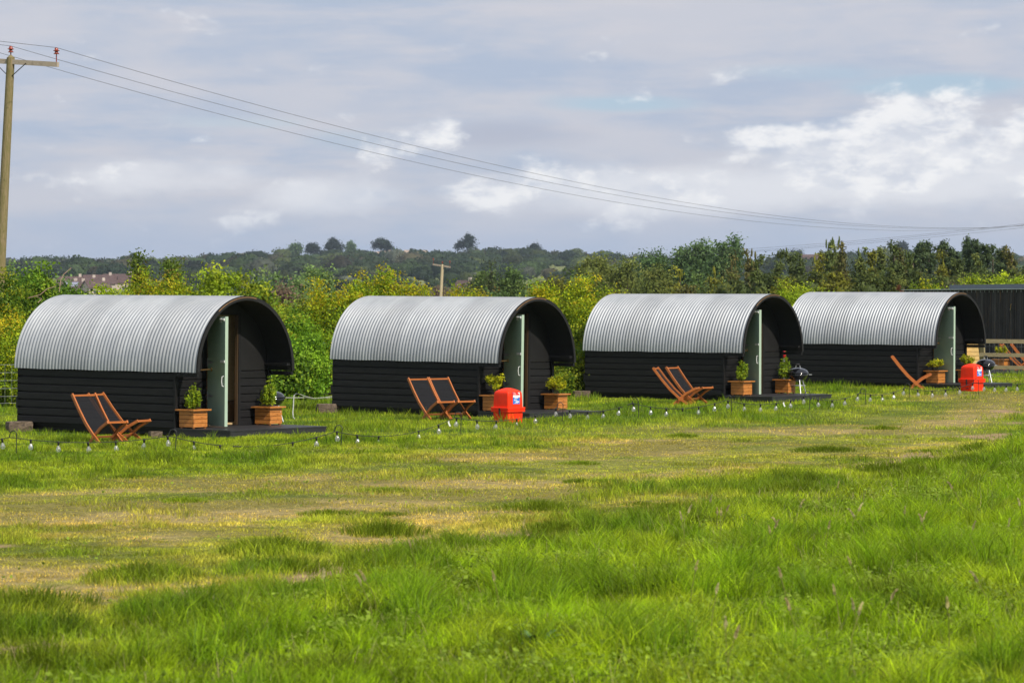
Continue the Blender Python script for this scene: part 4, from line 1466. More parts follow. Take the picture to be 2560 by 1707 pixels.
def make_cabin(label, leaf_angle):
    o = thing('arched_cabin', label, 'cabin', group='arched cabins in a row across the field')
    link('roof', make_roof_mesh(), o)
    mb = MB()
    arch_shell(mb, HWID - .060, ARCH - .060, HWID - .016, ARCH - .016, 0.006, LEN - .01)
    mb.build('roof_lining', 'black_lining', o)
    mb = MB()
    arch_shell(mb, HWID - .062, ARCH - .062, HWID - .004, ARCH - .004, -0.018, 0.006)
    mb.build('arch_trim', 'black_lining', o)
    mb = MB()
    th = [PI * (.30 + .26 * i / 12) for i in range(13)]
    rings = [[(-(HWID - s_) * math.cos(t_), a_, HB + (ARCH - s_) * math.sin(t_)) for (s_, a_) in ((.005, -.022), (.005, 0), (.022, 0), (.022, -.022))] for t_ in th]
    mb.loft(rings, smooth=False)
    mb.build('arch_batten', 'jamb_wood', o)
    # side walls
    wx = 1.165
    for sx in (-1, 1):
        mb = MB()
        boards(mb, (sx * wx, OVER), (sx * wx, OVER + 1.93), CB, 7, .1305, (sx, 0))
        boards(mb, (sx * (wx + .004), OVER + 1.93), (sx * (wx + .004), LEN - .03), CB + .002, 7, .1305, (sx, 0))
        mb.box(min(sx * wx - sx * .026, sx * wx - sx * .05), max(sx * wx - sx * .026, sx * wx - sx * .05), OVER, LEN - .03, CB, HB + .03)
        mb.build('side_wall', 'black_stain', o)
        MB().box(min(sx * 1.11, sx * 1.172), max(sx * 1.11, sx * 1.172), OVER - .042, OVER - .002, CB - .01, HB).build('corner_post', 'black_stain', o)
        MB().box(min(sx * 1.135, sx * 1.182), max(sx * 1.135, sx * 1.182), 0.0, OVER - .05, HB - .075, HB - .008).build('eave_beam', 'black_stain', o)
    MB().box(1.04, 1.125, 0.02, OVER - .02, HB + .085, HB + .125).build('inner_batten', 'black_stain', o)
    # front wall: boards below, panel above
    for (x0, x1) in ((-1.105, DW0 - .05), (DW1 + .06, 1.105)):
        mb = MB()
        boards(mb, (x0, OVER), (x1, OVER), CB, 7, .1305, (0, -1))
        mb.box(x0, x1, OVER + .026, OVER + .05, CB, HB)
        mb.build('front_boards', 'black_stain', o)
    mb = MB()
    rx, rz = HWID - .07, ARCH - .07

    def top(x):
        return HB + rz * math.sqrt(max(0, 1 - (x / rx) ** 2))
    for (x0, x1, zb) in ((-rx, DW0 - .05, HB + .004), (DW0 - .05, DW1 + .06, DZ1 + .05), (DW1 + .06, rx, HB + .004)):
        n = 14
        xs = [x0 + (x1 - x0) * i / n for i in range(n + 1)]
        for i in range(n):
            q = [(xs[i], zb), (xs[i + 1], zb), (xs[i + 1], max(top(xs[i + 1]), zb)), (xs[i], max(top(xs[i]), zb))]
            mb.add([(a, OVER - .004, b_) for a, b_ in q] + [(a, OVER + .03, b_) for a, b_ in q], [(0, 1, 2, 3), (7, 6, 5, 4)])
    mb.build('front_panel', 'black_panel', o)
    MB().box(DW0 - .05, DW0 - .004, OVER - .012, OVER + .06, DZ0 - .03, DZ1 + .011).build('hinge_jamb', 'jamb_wood', o)
    MB().box(DW1 + .012, DW1 + .03, OVER - .004, OVER + .05, DZ0 - .03, DZ1 + .011).build('lock_jamb', 'jamb_dark', o)
    MB().box(DW0 - .05, DW1 + .03, OVER - .010, OVER + .06, DZ1 + .012, DZ1 + .05).build('door_head', 'black_stain', o)
    MB().box(DW1 + .03, DW1 + .085, OVER - .02, OVER + .02, CB, DZ1 + .05).build('door_trim', 'black_stain', o)
    MB().box(DW0 - .05, DW1 + .06, OVER - .03, OVER + .12, CB - .005, DZ0 - .032).build('threshold', 'black_stain', o)
    # rear wall
    mb = MB()
    pts = [(-wx, CB)] + arc_pts(HWID - .03, ARCH - .03, HB, 24) + [(wx, CB)]
    mb.add([(a, LEN - .035, b_) for a, b_ in pts] + [(a, LEN - .075, b_) for a, b_ in pts],
           [tuple(range(len(pts))), tuple(range(2 * len(pts) - 1, len(pts) - 1, -1))])
    mb.build('rear_wall', 'black_panel', o)
    MB().box(-1.12, -1.0, LEN - .033, LEN + .05, CB + .22, CB + .40).build('junction_box', 'black_rubber', o)
    # inside
    mb = MB()
    mb.box(-1.10, 1.10, OVER + .11, LEN - .09, CB + .01, CB + .04)
    mb.box(1.06, 1.09, OVER + .11, LEN - .09, CB + .05, 1.5)
    mb.box(-1.09, -1.06, OVER + .11, LEN - .09, CB + .05, 1.5)
    mb.box(-.05, 1.05, OVER + .34, OVER + .37, CB + .4, 2.02)
    mb.build('inner_boarding', 'plywood', o)
    MB().box(-.05, 1.04, OVER + .33, OVER + 2.2, CB + .05, CB + .39).build('bed_base', 'jamb_wood', o)
    # skids below the floor
    mb = MB()
    for sx in (-1.05, -.05, .95):
        mb.box(sx, sx + .09, OVER + .05, LEN - .12, -.01, CB - .01)
    mb.box(-1.1, 1.1, OVER + .03, LEN - .08, CB - .05, CB - .002)
    mb.build('skid_frame', 'black_stain', o)
    # the open door
    M = Matrix.Translation((DW0 + .005, OVER - .022, 0)) @ Matrix.Rotation(leaf_angle, 4, 'Z')
    LW, T = .672, .052
    dl = MB().box(0.004, LW - .004, -T, 0, DZ0 - .012, DZ1 - .01, M).build('door', 'sage_paint', o)
    MB().box(LW - .004, LW, -T, 0, DZ0 - .012, DZ1 - .01, M).build('door_edge', 'sage_edge', dl)
    yf = -T
    for zz in (.62, 1.17):
        hb = MB().box(-.02, .028, yf - .006, yf - .001, zz - .07, zz + .07, M)
        hb.add([M @ Vector(v) for v in ((.028, yf - .004, zz + .03), (.028, yf - .004, zz - .03), (.24, yf - .004, zz - .008), (.24, yf - .004, zz + .008))], [(0, 1, 2, 3)])
        hb.build('hinge', 'zinc', dl)
    bt = MB().tube([M @ Vector(v) for v in ((LW - .17, yf - .018, DZ1 - .06), (LW - .005, yf - .018, DZ1 - .06))], .012, 6)
    bt.box(LW - .19, LW - .13, yf - .012, yf - .001, DZ1 - .11, DZ1 - .035, M)
    bt.box(LW - .06, LW - .02, yf - .012, yf - .001, DZ1 - .085, DZ1 - .035, M)
    bt.build('bolt', 'white_metal', dl)
    bt = MB().box(LW - .16, LW - .01, yf - .012, yf - .001, 1.17, 1.21, M)
    bt.build('hasp', 'white_metal', dl)
    hd = MB().tube([M @ Vector(v) for v in ((LW - .035, yf - .001, .955), (LW - .045, yf - .03, .945), (LW - .047, yf - .038, .87), (LW - .045, yf - .03, .795), (LW - .035, yf - .001, .785))], .008, 6)
    hd.build('pull_handle', 'white_metal', dl)
    # cabin hook holding the door
    e = M @ Vector((.17, yf - .004, 1.055))
    hk = MB().tube([(-.96, .12, 1.055), (e.x, e.y, 1.055)], .009, 6)
    hk.tube([(e.x - .02, e.y - .02, 1.03), (e.x, e.y - .012, 1.055), (e.x, e.y, 1.085)], .012, 6)
    hk.build('cabin_hook', 'brass', o)
    return o


LEAF = [-112.5, -113.0, -117.0, -107.0]
CLAB = ['leftmost arched black cabin with grey corrugated roof, tan inside showing past its green door',
        'arched black cabin with grey corrugated roof behind the larger red box, second from left',
        'arched black cabin with grey corrugated roof behind two splayed chairs, third from left',
        'rightmost arched black cabin with grey corrugated roof, in front of the black shed']
cabins = []
for i, (X, Y, Z, yaw, pit, rol, _) in enumerate(CAB):
    cb = make_cabin(CLAB[i], R(LEAF[i]))
    cb.location = (X, Y, CAMZ + Z - HB)
    cb.rotation_euler = (pit, -rol, yaw)
    cabins.append(cb)

# decks
DLAB = ['low black timber deck in front of the nearest cabin', 'low black timber deck in front of the second cabin, partly behind the red box',
        'low black timber deck under a kettle barbecue in front of the third cabin', 'low black timber deck in front of the farthest cabin, behind the smaller red box']
for i, (X, Y, Z, yaw, pit, rol, nm) in enumerate(CAB):
    o = thing('timber_deck', DLAB[i], 'deck', (X, Y, CAMZ + Z - HB), (pit, -rol, yaw), 'timber decks in front of the cabins')
    mb = MB()
    k = 9
    a0, a1 = OVER - 1.264, OVER - .045
    for j in range(k):
        y0 = a0 + (a1 - a0) * j / k
        mb.box(-1.2, 1.19, y0, y0 + (a1 - a0) / k - .006, CB - .022, CB + .001 * (j % 2))
    mb.build('deck_boards', 'deck_stain', o)
    mb = MB()
    mb.box(-1.19, 1.18, a0 + .008, a0 + .035, -.03, CB - .024)
    mb.box(-1.19, -1.16, a0 + .035, a1, -.03, CB - .024)
    mb.box(1.15, 1.18, a0 + .035, a1, -.03, CB - .024)
    mb.build('deck_frame', 'deck_stain', o)

# timber blocks under cabin corners
BLK = [(0, -1.30, LEN - .22, .42, .26, .15, 'weathered grey timber block under the rear corner of the nearest cabin'),
       (0, -1.42, .68, .20, .16, .08, 'small pale block in the grass at the front corner of the nearest cabin'),
       (1, -1.22, LEN + .03, .42, .26, .15, 'weathered timber block under the rear corner of the second cabin'),
       (2, -1.24, LEN + .0, .36, .24, .13, 'weathered timber block under the rear corner of the third cabin')]
for (ci, w_, a_, sx, sy, sz, lab) in BLK:
    p_ = cab_world(ci, w_, a_)
    zg = gz(p_.x, p_.y)
    mb = MB()
    n = 10
    rings = []
    q = random.Random(ci * 7 + 3)
    for zz, kx in ((-.03, .96), (sz * .5, 1.0), (sz * .92, .97), (sz, .88)):
        rings.append([(sx / 2 * kx * max(-1, min(1, 1.35 * math.cos(2 * PI * j / n))) + q.uniform(-.008, .008), sy / 2 * kx * max(-1, min(1, 1.35 * math.sin(2 * PI * j / n))) + q.uniform(-.008, .008), zz) for j in range(n)])
    mb.loft(rings, smooth=False)
    b_ = mb.build('timber_block', 'old_timber')
    b_.location = (p_.x, p_.y, zg + .02)
    b_.rotation_euler = (0, 0, CAB[ci][3] + q.uniform(-.9, -.4))
    tag(b_, lab, 'block', 'timber blocks under the cabins')

# ---------------------------------------------------------------- planters with small evergreens
def make_planter():
    o = thing('planter_box', '', 'planter', group='wooden planters on the decks')
    s_, h = .16, .285
    mb = MB()
    for k in range(4):
        z0 = .02 + k * .066 + .002
        for (x0, x1, y0, y1) in ((-s_, s_, -s_, -s_ + .02), (-s_, s_, s_ - .02, s_), (-s_, -s_ + .02, -s_ + .02, s_ - .02), (s_ - .02, s_, -s_ + .02, s_ - .02)):
            mb.box(x0, x1, y0, y1, z0, z0 + .059)
    mb.build('side_boards', 'planter_wood', o)
    mb = MB()
    r0 = s_ + .048
    for (x0, x1, y0, y1) in ((-r0, r0, -r0, -r0 + .085), (-r0, r0, r0 - .085, r0), (-r0, -r0 + .085, -r0 + .085, r0 - .085), (r0 - .085, r0, -r0 + .085, r0 - .085)):
        mb.box(x0, x1, y0, y1, h, h + .022)
    mb.build('rim', 'planter_wood', o)
    MB().box(-s_ + .021, s_ - .021, -s_ + .021, s_ - .021, .022, h - .02).build('soil', 'soil', o)
    mb = MB()
    for sx in (-1, 1):
        for sy in (-1, 1):
            mb.box(sx * .13 - .015, sx * .13 + .015, sy * .13 - .015, sy * .13 + .015, 0, .019)
    mb.build('feet', 'planter_wood', o)
    return o


def make_evergreen(seed, style, h, wd):
    q = random.Random(seed)
    o = thing('evergreen_shrub', '', 'shrub')
    bl = []
    mbs = MB()
    if style == 'spire':
        for k in range(8):
            a = k * 2.4
            rr = wd * .46 * math.sqrt((k + .3) / 8)
            hh = h * (1 - (.05 + .40 * q.random()) * (k > 0))
            bl.append((math.cos(a) * rr, math.sin(a) * rr, hh * .58, .030, .030, hh * .42))
            mbs.tube([(math.cos(a) * rr * .4, math.sin(a) * rr * .4, -.02), (math.cos(a) * rr, math.sin(a) * rr, hh * .8)], .004, 5)
        bl.append((0, 0, h * .24, wd * .38, wd * .38, h * .16))
        n, kd = 3200, 'box'
    else:
        for k in range(11):
            a = k * 2.4
            rr = wd * .42 * math.sqrt((k + .4) / 11)
            bl.append((math.cos(a) * rr, math.sin(a) * rr, h * q.uniform(.4, .8), wd * .14, wd * .14, h * q.uniform(.14, .22)))
            mbs.tube([(0, 0, -.02), (math.cos(a) * rr * .7, math.sin(a) * rr * .7, h * .5)], .004, 5)
        n, kd = 2600, 'ybox'
    link('foliage', leaf_cloud(seed, bl, n, .028, PAL[kd][0], .020, 'leaves', .25, .65, .4, PAL[kd][1], .3, per=10), o)
    mbs.build('stem', 'bark', o)
    return o


PLT = [  # cabin, w, a, planter label, shrub style, h, width, shrub label
    (0, -.99, .25, 'orange wooden planter left of the door of the nearest cabin', 'spire', .47, .30, 'bushy upright evergreen in the planter left of the nearest cabin door'),
    (0, .90, .29, 'orange wooden planter at the right end of the nearest cabin front, hiding a barbecue', 'spire', .56, .28, 'spiky evergreen with tall shoots in the right planter of the nearest cabin'),
    (1, -.97, .25, 'wooden planter half hidden behind the larger red box', 'bush', .43, .40, 'yellow-green shrub just above the larger red box'),
    (1, .96, .27, 'wooden planter right of the second cabin door, behind a string light stake', 'bush', .43, .40, 'yellow-green open shrub in the right planter of the second cabin'),
    (2, -.90, .22, 'wooden planter left of the third cabin door beside the two splayed chairs', 'spire', .54, .24, 'slim upright evergreen in the left planter of the third cabin'),
    (2, .92, .27, 'wooden planter next to the kettle barbecue on the third cabin deck', 'spire', .60, .28, 'tall dense evergreen beside the kettle barbecue of the third cabin'),
    (3, -.76, .24, 'wooden planter left of the farthest cabin door, behind a folded-looking chair', 'bush', .40, .42, 'round yellow-green shrub in the left planter of the farthest cabin'),
    (3, .80, .27, 'wooden planter mostly hidden behind the smaller red box', 'bush', .42, .36, 'green shrub showing just over the top of the smaller red box')]
pl0 = make_planter()
for k, (ci, w_, a_, lab, st, h, wd, slab) in enumerate(PLT):
    o = pl0 if k == 0 else copy_tree(pl0)
    p_ = cab_world(ci, w_, a_, CB + .001)
    o.location = p_
    o.rotation_euler = (0, 0, CAB[ci][3] + (.04 if k % 2 else -.03))
    o['label'] = lab
    e = make_evergreen(700 + k, st, h, wd)
    e.location = (p_.x, p_.y, p_.z + .27)
    e.rotation_euler = (0, 0, k * 1.1)
    e['label'] = slab
    e['group'] = 'evergreens in the wooden planters'

# ---------------------------------------------------------------- sling chairs
def make_chair():
    o = thing('sling_chair', '', 'chair', group='wooden sling chairs in front of the cabins')
    hw = .215
    back = [(-.56, .735), (-.38, .50), (-.20, .29), (-.03, .135), (.165, -.01)]
    seat = [(-.135, -.01), (.0, .115), (.14, .225), (.335, .325)]
    for sy in (-1, 1):
        mb = MB()
        for (a, b_) in zip(back[:-1], back[1:]):
            mb.bar((a[0], sy * hw, a[1]), (b_[0], sy * hw, b_[1]), .024, .048, (1, 0, 1))
        mb.build('back_rail', 'chair_wood', o)
        mb = MB()
        for (a, b_) in zip(seat[:-1], seat[1:]):
            mb.bar((a[0], sy * (hw - .028), a[1]), (b_[0], sy * (hw - .028), b_[1]), .024, .045, (-1, 0, 1))
        mb.build('seat_rail', 'chair_wood', o)
    MB().bar((-.545, -hw + .012, .712), (-.545, hw - .012, .712), .03, .026, (0, 0, 1)).build('top_bar', 'chair_wood', o)
    MB().bar((.318, -hw + .04, .318), (.318, hw - .04, .318), .026, .03, (0, 0, 1)).build('front_bar', 'chair_wood', o)
    MB().bar((-.015, -hw - .02, .085), (-.015, hw + .02, .085), .024, .03, (0, 0, 1)).build('cross_bar', 'chair_wood', o)

    def sling(pts, w_, sag):
        mb = MB()
        n = 10
        vs_, fs_ = [], []
        L = len(pts)
        for i, (x, z) in enumerate(pts):
            for j in range(n + 1):
                t_ = j / n
                s_ = sag * 4 * t_ * (1 - t_) * math.sin(PI * (i + .3) / (L - .4))
                vs_.append((x + s_ * .6, -w_ + 2 * w_ * t_, z - s_ * .7))
        for i in range(L - 1):
            for j in range(n):
                fs_.append((i * (n + 1) + j, i * (n + 1) + j + 1, (i + 1) * (n + 1) + j + 1, (i + 1) * (n + 1) + j))
        return mb.add(vs_, fs_, True)
    sling([(-.535, .698), (-.38, .497), (-.20, .287), (-.03, .132)], hw - .016, .012).build('back_sling', 'mesh_fabric', o)
    sling([(.02, .125), (.14, .222), (.315, .312)], hw - .044, .012).build('seat_sling', 'mesh_fabric', o)
    return o


CH = [(-6.295, 46.37, -46, 'wooden sling chair in front of the nearest cabin, left one of the pair'),
      (-6.03, 46.84, -24, 'wooden sling chair in front of the nearest cabin, right one of the pair'),
      (-1.40, 54.74, -53, 'wooden sling chair of the touching pair beside the second cabin, left one'),
      (-1.03, 55.02, -53, 'wooden sling chair of the touching pair beside the second cabin, nearest the red box'),
      (3.47, 61.25, -15, 'wooden sling chair turned almost side-on in front of the third cabin'),
      (3.76, 61.86, -36, 'wooden sling chair showing its black back sling in front of the third cabin'),
      (9.30, 69.05, -6, 'wooden sling chair seen edge-on in front of the farthest cabin, nearer of two'),
      (9.37, 69.50, -4, 'wooden sling chair seen edge-on in front of the farthest cabin, against the wall'),
      ((2553 - 1280) / FPX * 84, 84, -20, 'wooden sling chair behind the rail fence at the right edge'),
      ((2578 - 1280) / FPX * 84.6, 84.6, -14, 'wooden sling chair behind the rail fence, cut by the right edge')]
ch0 = make_chair()
for k, (x, y, psi, lab) in enumerate(CH):
    o = ch0 if k == 0 else copy_tree(ch0)
    o.location = (x, y, gz(x, y) + (.02 if k < 8 else .12))
    o.rotation_euler = (0, 0, R(psi))
    o['label'] = lab

# ---------------------------------------------------------------- red boxes
def rsq(h, rad, z, n=6, taper=0):
    pts = []
    for (sx, sy, a0) in ((1, 1, 0), (-1, 1, PI / 2), (-1, -1, PI), (1, -1, 3 * PI / 2)):
        for k in range(n + 1):
            a = a0 + (PI / 2) * k / n
            pts.append((sx * (h - rad) + rad * math.cos(a), sy * (h - rad) + rad * math.sin(a), z))
    return pts


def make_redbox():
    o = thing('red_box', '', 'box', group='red plastic boxes with domed lids')
    mb = MB()
    mb.loft([rsq(.186, .022, -.01), rsq(.188, .022, .10), rsq(.192, .022, .208)])
    body = mb.build('body', 'red_plastic', o)
    mb = MB()
    mb.loft([rsq(.206, .016, .192), rsq(.220, .016, .195), rsq(.220, .016, .228), rsq(.211, .016, .231), rsq(.211, .016, .239), rsq(.223, .016, .242), rsq(.223, .016, .270), rsq(.216, .016, .276), rsq(.19, .02, .274)], smooth=False)
    mb.build('rim', 'red_plastic', o)
    mb = MB()
    # lid: barrel-topped, each face ends in a low arch
    rings = []
    N = 40

    def lid_ring(h, rad, z, arch):
        rg = rsq(h, rad, z, 9)
        out = []
        for (x, y, z_) in rg:
            m_ = 1 - (min(abs(x), abs(y)) / h) ** 2
            out.append((x, y, z_ + arch * m_))
        return out
    for (h, rad, z, ar) in ((.190, .022, .272, 0), (.188, .023, .38, 0), (.184, .024, .47, .008), (.181, .025, .515, .022), (.176, .028, .536, .026), (.160, .03, .556, .024), (.130, .032, .576, .018), (.090, .034, .597, .010), (.045, .03, .613, .003), (.004, .003, .619, 0)):
        rings.append(lid_ring(h, rad, z, ar))
    mb.loft(rings)
    lid = mb.build('lid', 'red_plastic', o)
    # moulded panel on the latch side, latch housing, foot arches
    mb = MB()
    mb.box(-.197, -.185, -.055, .03, .045, .195)
    mb.box(-.194, -.183, -.14, .12, -.008, .03)
    for s_ in (-1, 1):
        n = 6
        for j in range(n):
            a0, a1 = PI / 2 * j / n, PI / 2 * (j + 1) / n
            c_ = (s_ * .125, .19)
            q0 = (c_[0] - s_ * .07 * math.cos(a0), c_[1] - .10 * math.sin(a0))
            q1 = (c_[0] - s_ * .07 * math.cos(a1), c_[1] - .10 * math.sin(a1))
            mb.bar((-.192, q0[0], q0[1]), (-.192, q1[0], q1[1]), .012, .012, (1, 0, 0))
    mb.build('moulding', 'red_plastic', body)
    MB().box(-.198, -.1975, -.05, .028, .05, .068).build('painted_slot_shadow', 'black_rubber', body)  # flat black strip on the moulding, shadow of a slot put in as colour
    mb = MB().box(-.237, -.221, -.028, .0, .16, .262)
    mb.box(-.232, -.219, -.022, -.006, .13, .165)
    mb.build('latch', 'black_rubber', o)
    # notice on the lid
    yf = -.1885
    sg = MB().box(-.065, .105, yf - .004, yf + .016, .335, .545).build('notice', 'sign_blue', lid)
    MB().box(-.066, .106, yf - .0065, yf - .003, .490, .546).build('notice_header', 'sign_red', sg)
    mb = MB().box(-.066, .106, yf - .0075, yf - .003, .452, .489)
    for (x0, x1, z0, z1) in ((-.03, .06, .433, .445), (-.045, .02, .414, .419), (-.045, .035, .403, .408), (-.045, .045, .392, .397), (.0, .085, .366, .384), (-.03, .06, .346, .353)):
        mb.box(x0, x1, yf - .0062, yf - .003, z0, z1)
    mb.build('notice_lines', 'sign_white', sg)
    mb = MB().box(.055, .098, yf - .0085, yf - .0062, .518, .538)
    mb.box(.085, .101, yf - .0085, yf - .0062, .494, .517)
    mb.build('notice_symbol', 'sign_white', sg)
    for txt, zz in (('Fire', .521), ('point', .496)):
        cu = bpy.data.curves.new('notice_text', 'FONT')
        cu.body = txt
        cu.size = .034
        cu.extrude = .0006
        to = bpy.data.objects.new('tmp', cu)
        COL.objects.link(to)
        dg = bpy.context.evaluated_depsgraph_get()
        me = bpy.data.meshes.new_from_object(to.evaluated_get(dg))
        bpy.data.objects.remove(to)
        me.materials.clear()
        me.materials.append(MATS['sign_white'])
        t_ = link('notice_text', me, sg)
        t_.location = (-.060, yf - .0075, zz)
        t_.rotation_euler = (PI / 2, 0, 0)
    return o


rb0 = make_redbox()
for k, (u, D, lab) in enumerate(((1270, 53.5, 'larger red plastic box with domed lid and blue notice, before the second cabin'),
                                 (2430, 68.2, 'smaller farther red plastic box with domed lid and blue notice, before the farthest cabin'))):
    o = rb0 if k == 0 else copy_tree(rb0)
    x = (u - 1280) / FPX * D
    o.location = (x, D, gz(x, D) + .005)
    o.rotation_euler = (0, 0, R(45))
    o['label'] = lab

# ---------------------------------------------------------------- kettle barbecues
def make_bbq():
    o = thing('kettle_barbecue', '', 'barbecue', group='black kettle barbecues')
    rb, zr = .225, .43
    MB().lathe([(.02, zr - .165), (.09, zr - .158), (.16, zr - .12), (.205, zr - .06), (rb, zr), (rb - .004, zr), (.2, zr - .055)], 28).build('bowl', 'enamel', o)
    lid = MB().lathe([(rb + .008, zr + .002), (rb + .012, zr + .012), (rb - .002, zr + .03), (.20, zr + .068), (.15, zr + .10), (.08, zr + .12), (.0, zr + .126)], 28).build('lid', 'enamel', o)
    hd = MB().tube([(-.05, 0, zr + .115), (-.042, 0, zr + .165), (-.03, 0, zr + .185)], .007, 6)
    hd.tube([(.05, 0, zr + .115), (.042, 0, zr + .165), (.03, 0, zr + .185)], .007, 6)
    hd.build('handle_bracket', 'zinc', lid)
    MB().tube([(-.042, 0, zr + .19), (0, 0, zr + .20), (.042, 0, zr + .19)], .018, 8).build('lid_handle', 'black_rubber', lid)
    MB().bar((rb + .01, -.0, zr - .02), (rb + .075, 0, zr - .022), .05, .014).build('side_handle', 'zinc', o)
    for k in range(3):
        a = -PI / 2 + .15 + k * 2 * PI / 3
        MB().tube([(.13 * math.cos(a), .13 * math.sin(a), zr - .13), (.235 * math.cos(a), .235 * math.sin(a), 0)], .013, 7).build('leg', 'zinc', o)
    mb = MB()
    ring = [(.17 * math.cos(t_), .17 * math.sin(t_), .175) for t_ in [2 * PI * j / 18 for j in range(19)]]
    mb.tube(ring, .005, 5, cap=False)
    mb.build('ring', 'zinc', o)
    MB().lathe([(.0, .165), (.10, .167), (.125, .178), (.10, .164), (0, .160)], 18).build('ash_catcher', 'zinc', o)
    return o


bq0 = make_bbq()
p1 = cab_world(2, 1.0, 0.0, CB + .002)
p2 = cab_world(3, 1.0, -.12, CB + .002)
x3 = (681 - 1280) / FPX * 54
for k, (p_, rz, lab) in enumerate(((p1, 0.0, 'black kettle barbecue on the deck of the third cabin, all legs showing'),
                                   (p2, .35, 'black kettle barbecue between the smaller red box and the rail fence'),
                                   (Vector((x3, 54, gz(x3, 54))), .9, 'black kettle barbecue half hidden behind the right planter of the nearest cabin'))):
    o = bq0 if k == 0 else copy_tree(bq0)
    o.location = p_
    o.rotation_euler = (0, 0, rz)
    o['label'] = lab

# red-topped marker post
x, y = (1960 - 1280) / FPX * 68, 68
o = thing('marker_post', 'grey post with a red top beside the third cabin, above its right planter', 'post', (x, y, gz(x, y)))
MB().tube([(0, 0, -.1), (0, 0, .76)], .03, 8).build('post', 'grey_cap', o)
MB().lathe([(.0, .93), (.03, .925), (.042, .90), (.042, .765), (.0, .762)], 12).build('cap', 'red_paint', o)

# ---------------------------------------------------------------- string lights on stakes
STK = [(41, 42.9), (438, 43.5), (852, 45.0), (1151.5, 48.7), (1406, 54.2), (1597, 54.6), (1827.6, 57.2), (2023, 58.3), (2165, 61.4), (2273, 64.3), (2447, 65.2), (2610, 67)]
SH = [.34, .33, .34, .37, .33, .39, .37, .39, .35, .34, .40, .37]
SLAB = ['behind the timber block at the left edge', 'in front of the nearest cabin front corner', 'right of the end of the nearest cabin deck', 'between the touching chairs and the larger red box', 'in front of the right planter of the second cabin', 'between the second cabin deck and the splayed chairs', 'in front of the left planter of the third cabin', 'in front of the kettle barbecue of the third cabin', 'right of the end of the third cabin deck', 'crossing the foot of the edge-on chairs', 'in front of the smaller red box', 'at the right edge of the field']
hooks = []
st0 = None
q = random.Random(9)


def make_stake(h):
    mb = MB()
    rr = .052
    pts = [(0, 0, -.12), (0, 0, h - rr)]
    for j in range(1, 9):
        a = PI * j / 8
        pts.append((-rr + rr * math.cos(a), 0, h - rr + rr * math.sin(a)))
    pts += [(-2 * rr - .008, 0, h - rr - .045), (-2 * rr - .02, 0, h - rr - .05)]
    return mb.tube(pts, .0065, 7).mesh('hook_stake', 'black_iron')


for k, ((u, D), h) in enumerate(zip(STK, SH)):
    x = (u - 1280) / FPX * D
    zg = gz(x, D)
    o = link('hook_stake', make_stake(h))
    o.location = (x, D, zg)
    lean = q.uniform(-.06, .09)
    o.rotation_euler = (q.uniform(-.04, .04), lean, q.uniform(-.35, .35))
    tag(o, 'black hooked light stake ' + SLAB[k], 'stake', 'hooked stakes of the string lights')
    hooks.append(Vector((x - .104 + lean * h, D, zg + h - .092)))

hl = Vector(((-330 - 1280) / FPX * 43, 43, 0))
hl.z = gz(hl.x, hl.y) + .26
nodes = [hl] + hooks
BULB = [5, 77, 146, 220, 289, 361, 419, 485, 550, 732, 791, 842, 893, 947, 1047, 1096, 1142, 1192, 1241, 1292, 1338, 1390, 1424, 1470, 1508, 1548, 1583, 1626, 1666, 1747, 1787, 1820, 1860, 1901, 1941, 1976, 2009, 2045, 2080, 2113, 2145, 2176, 2205, 2234, 2260, 2294, 2330, 2364, 2398, 2432, 2460, 2486, 2516, 2543]
HOLD = [612, 671, 1706]
SAG = [.12, .085, .19, .17, .13, .11, .13, .12, .12, .09, .11, .08]


def span_pt(k, t_):
    a, b_ = nodes[k], nodes[k + 1]
    p_ = a.lerp(b_, t_)
    p_.z -= SAG[k] * 4 * t_ * (1 - t_)
    return p_


def u_of(p_):
    return 1280 + FPX * p_.x / p_.y


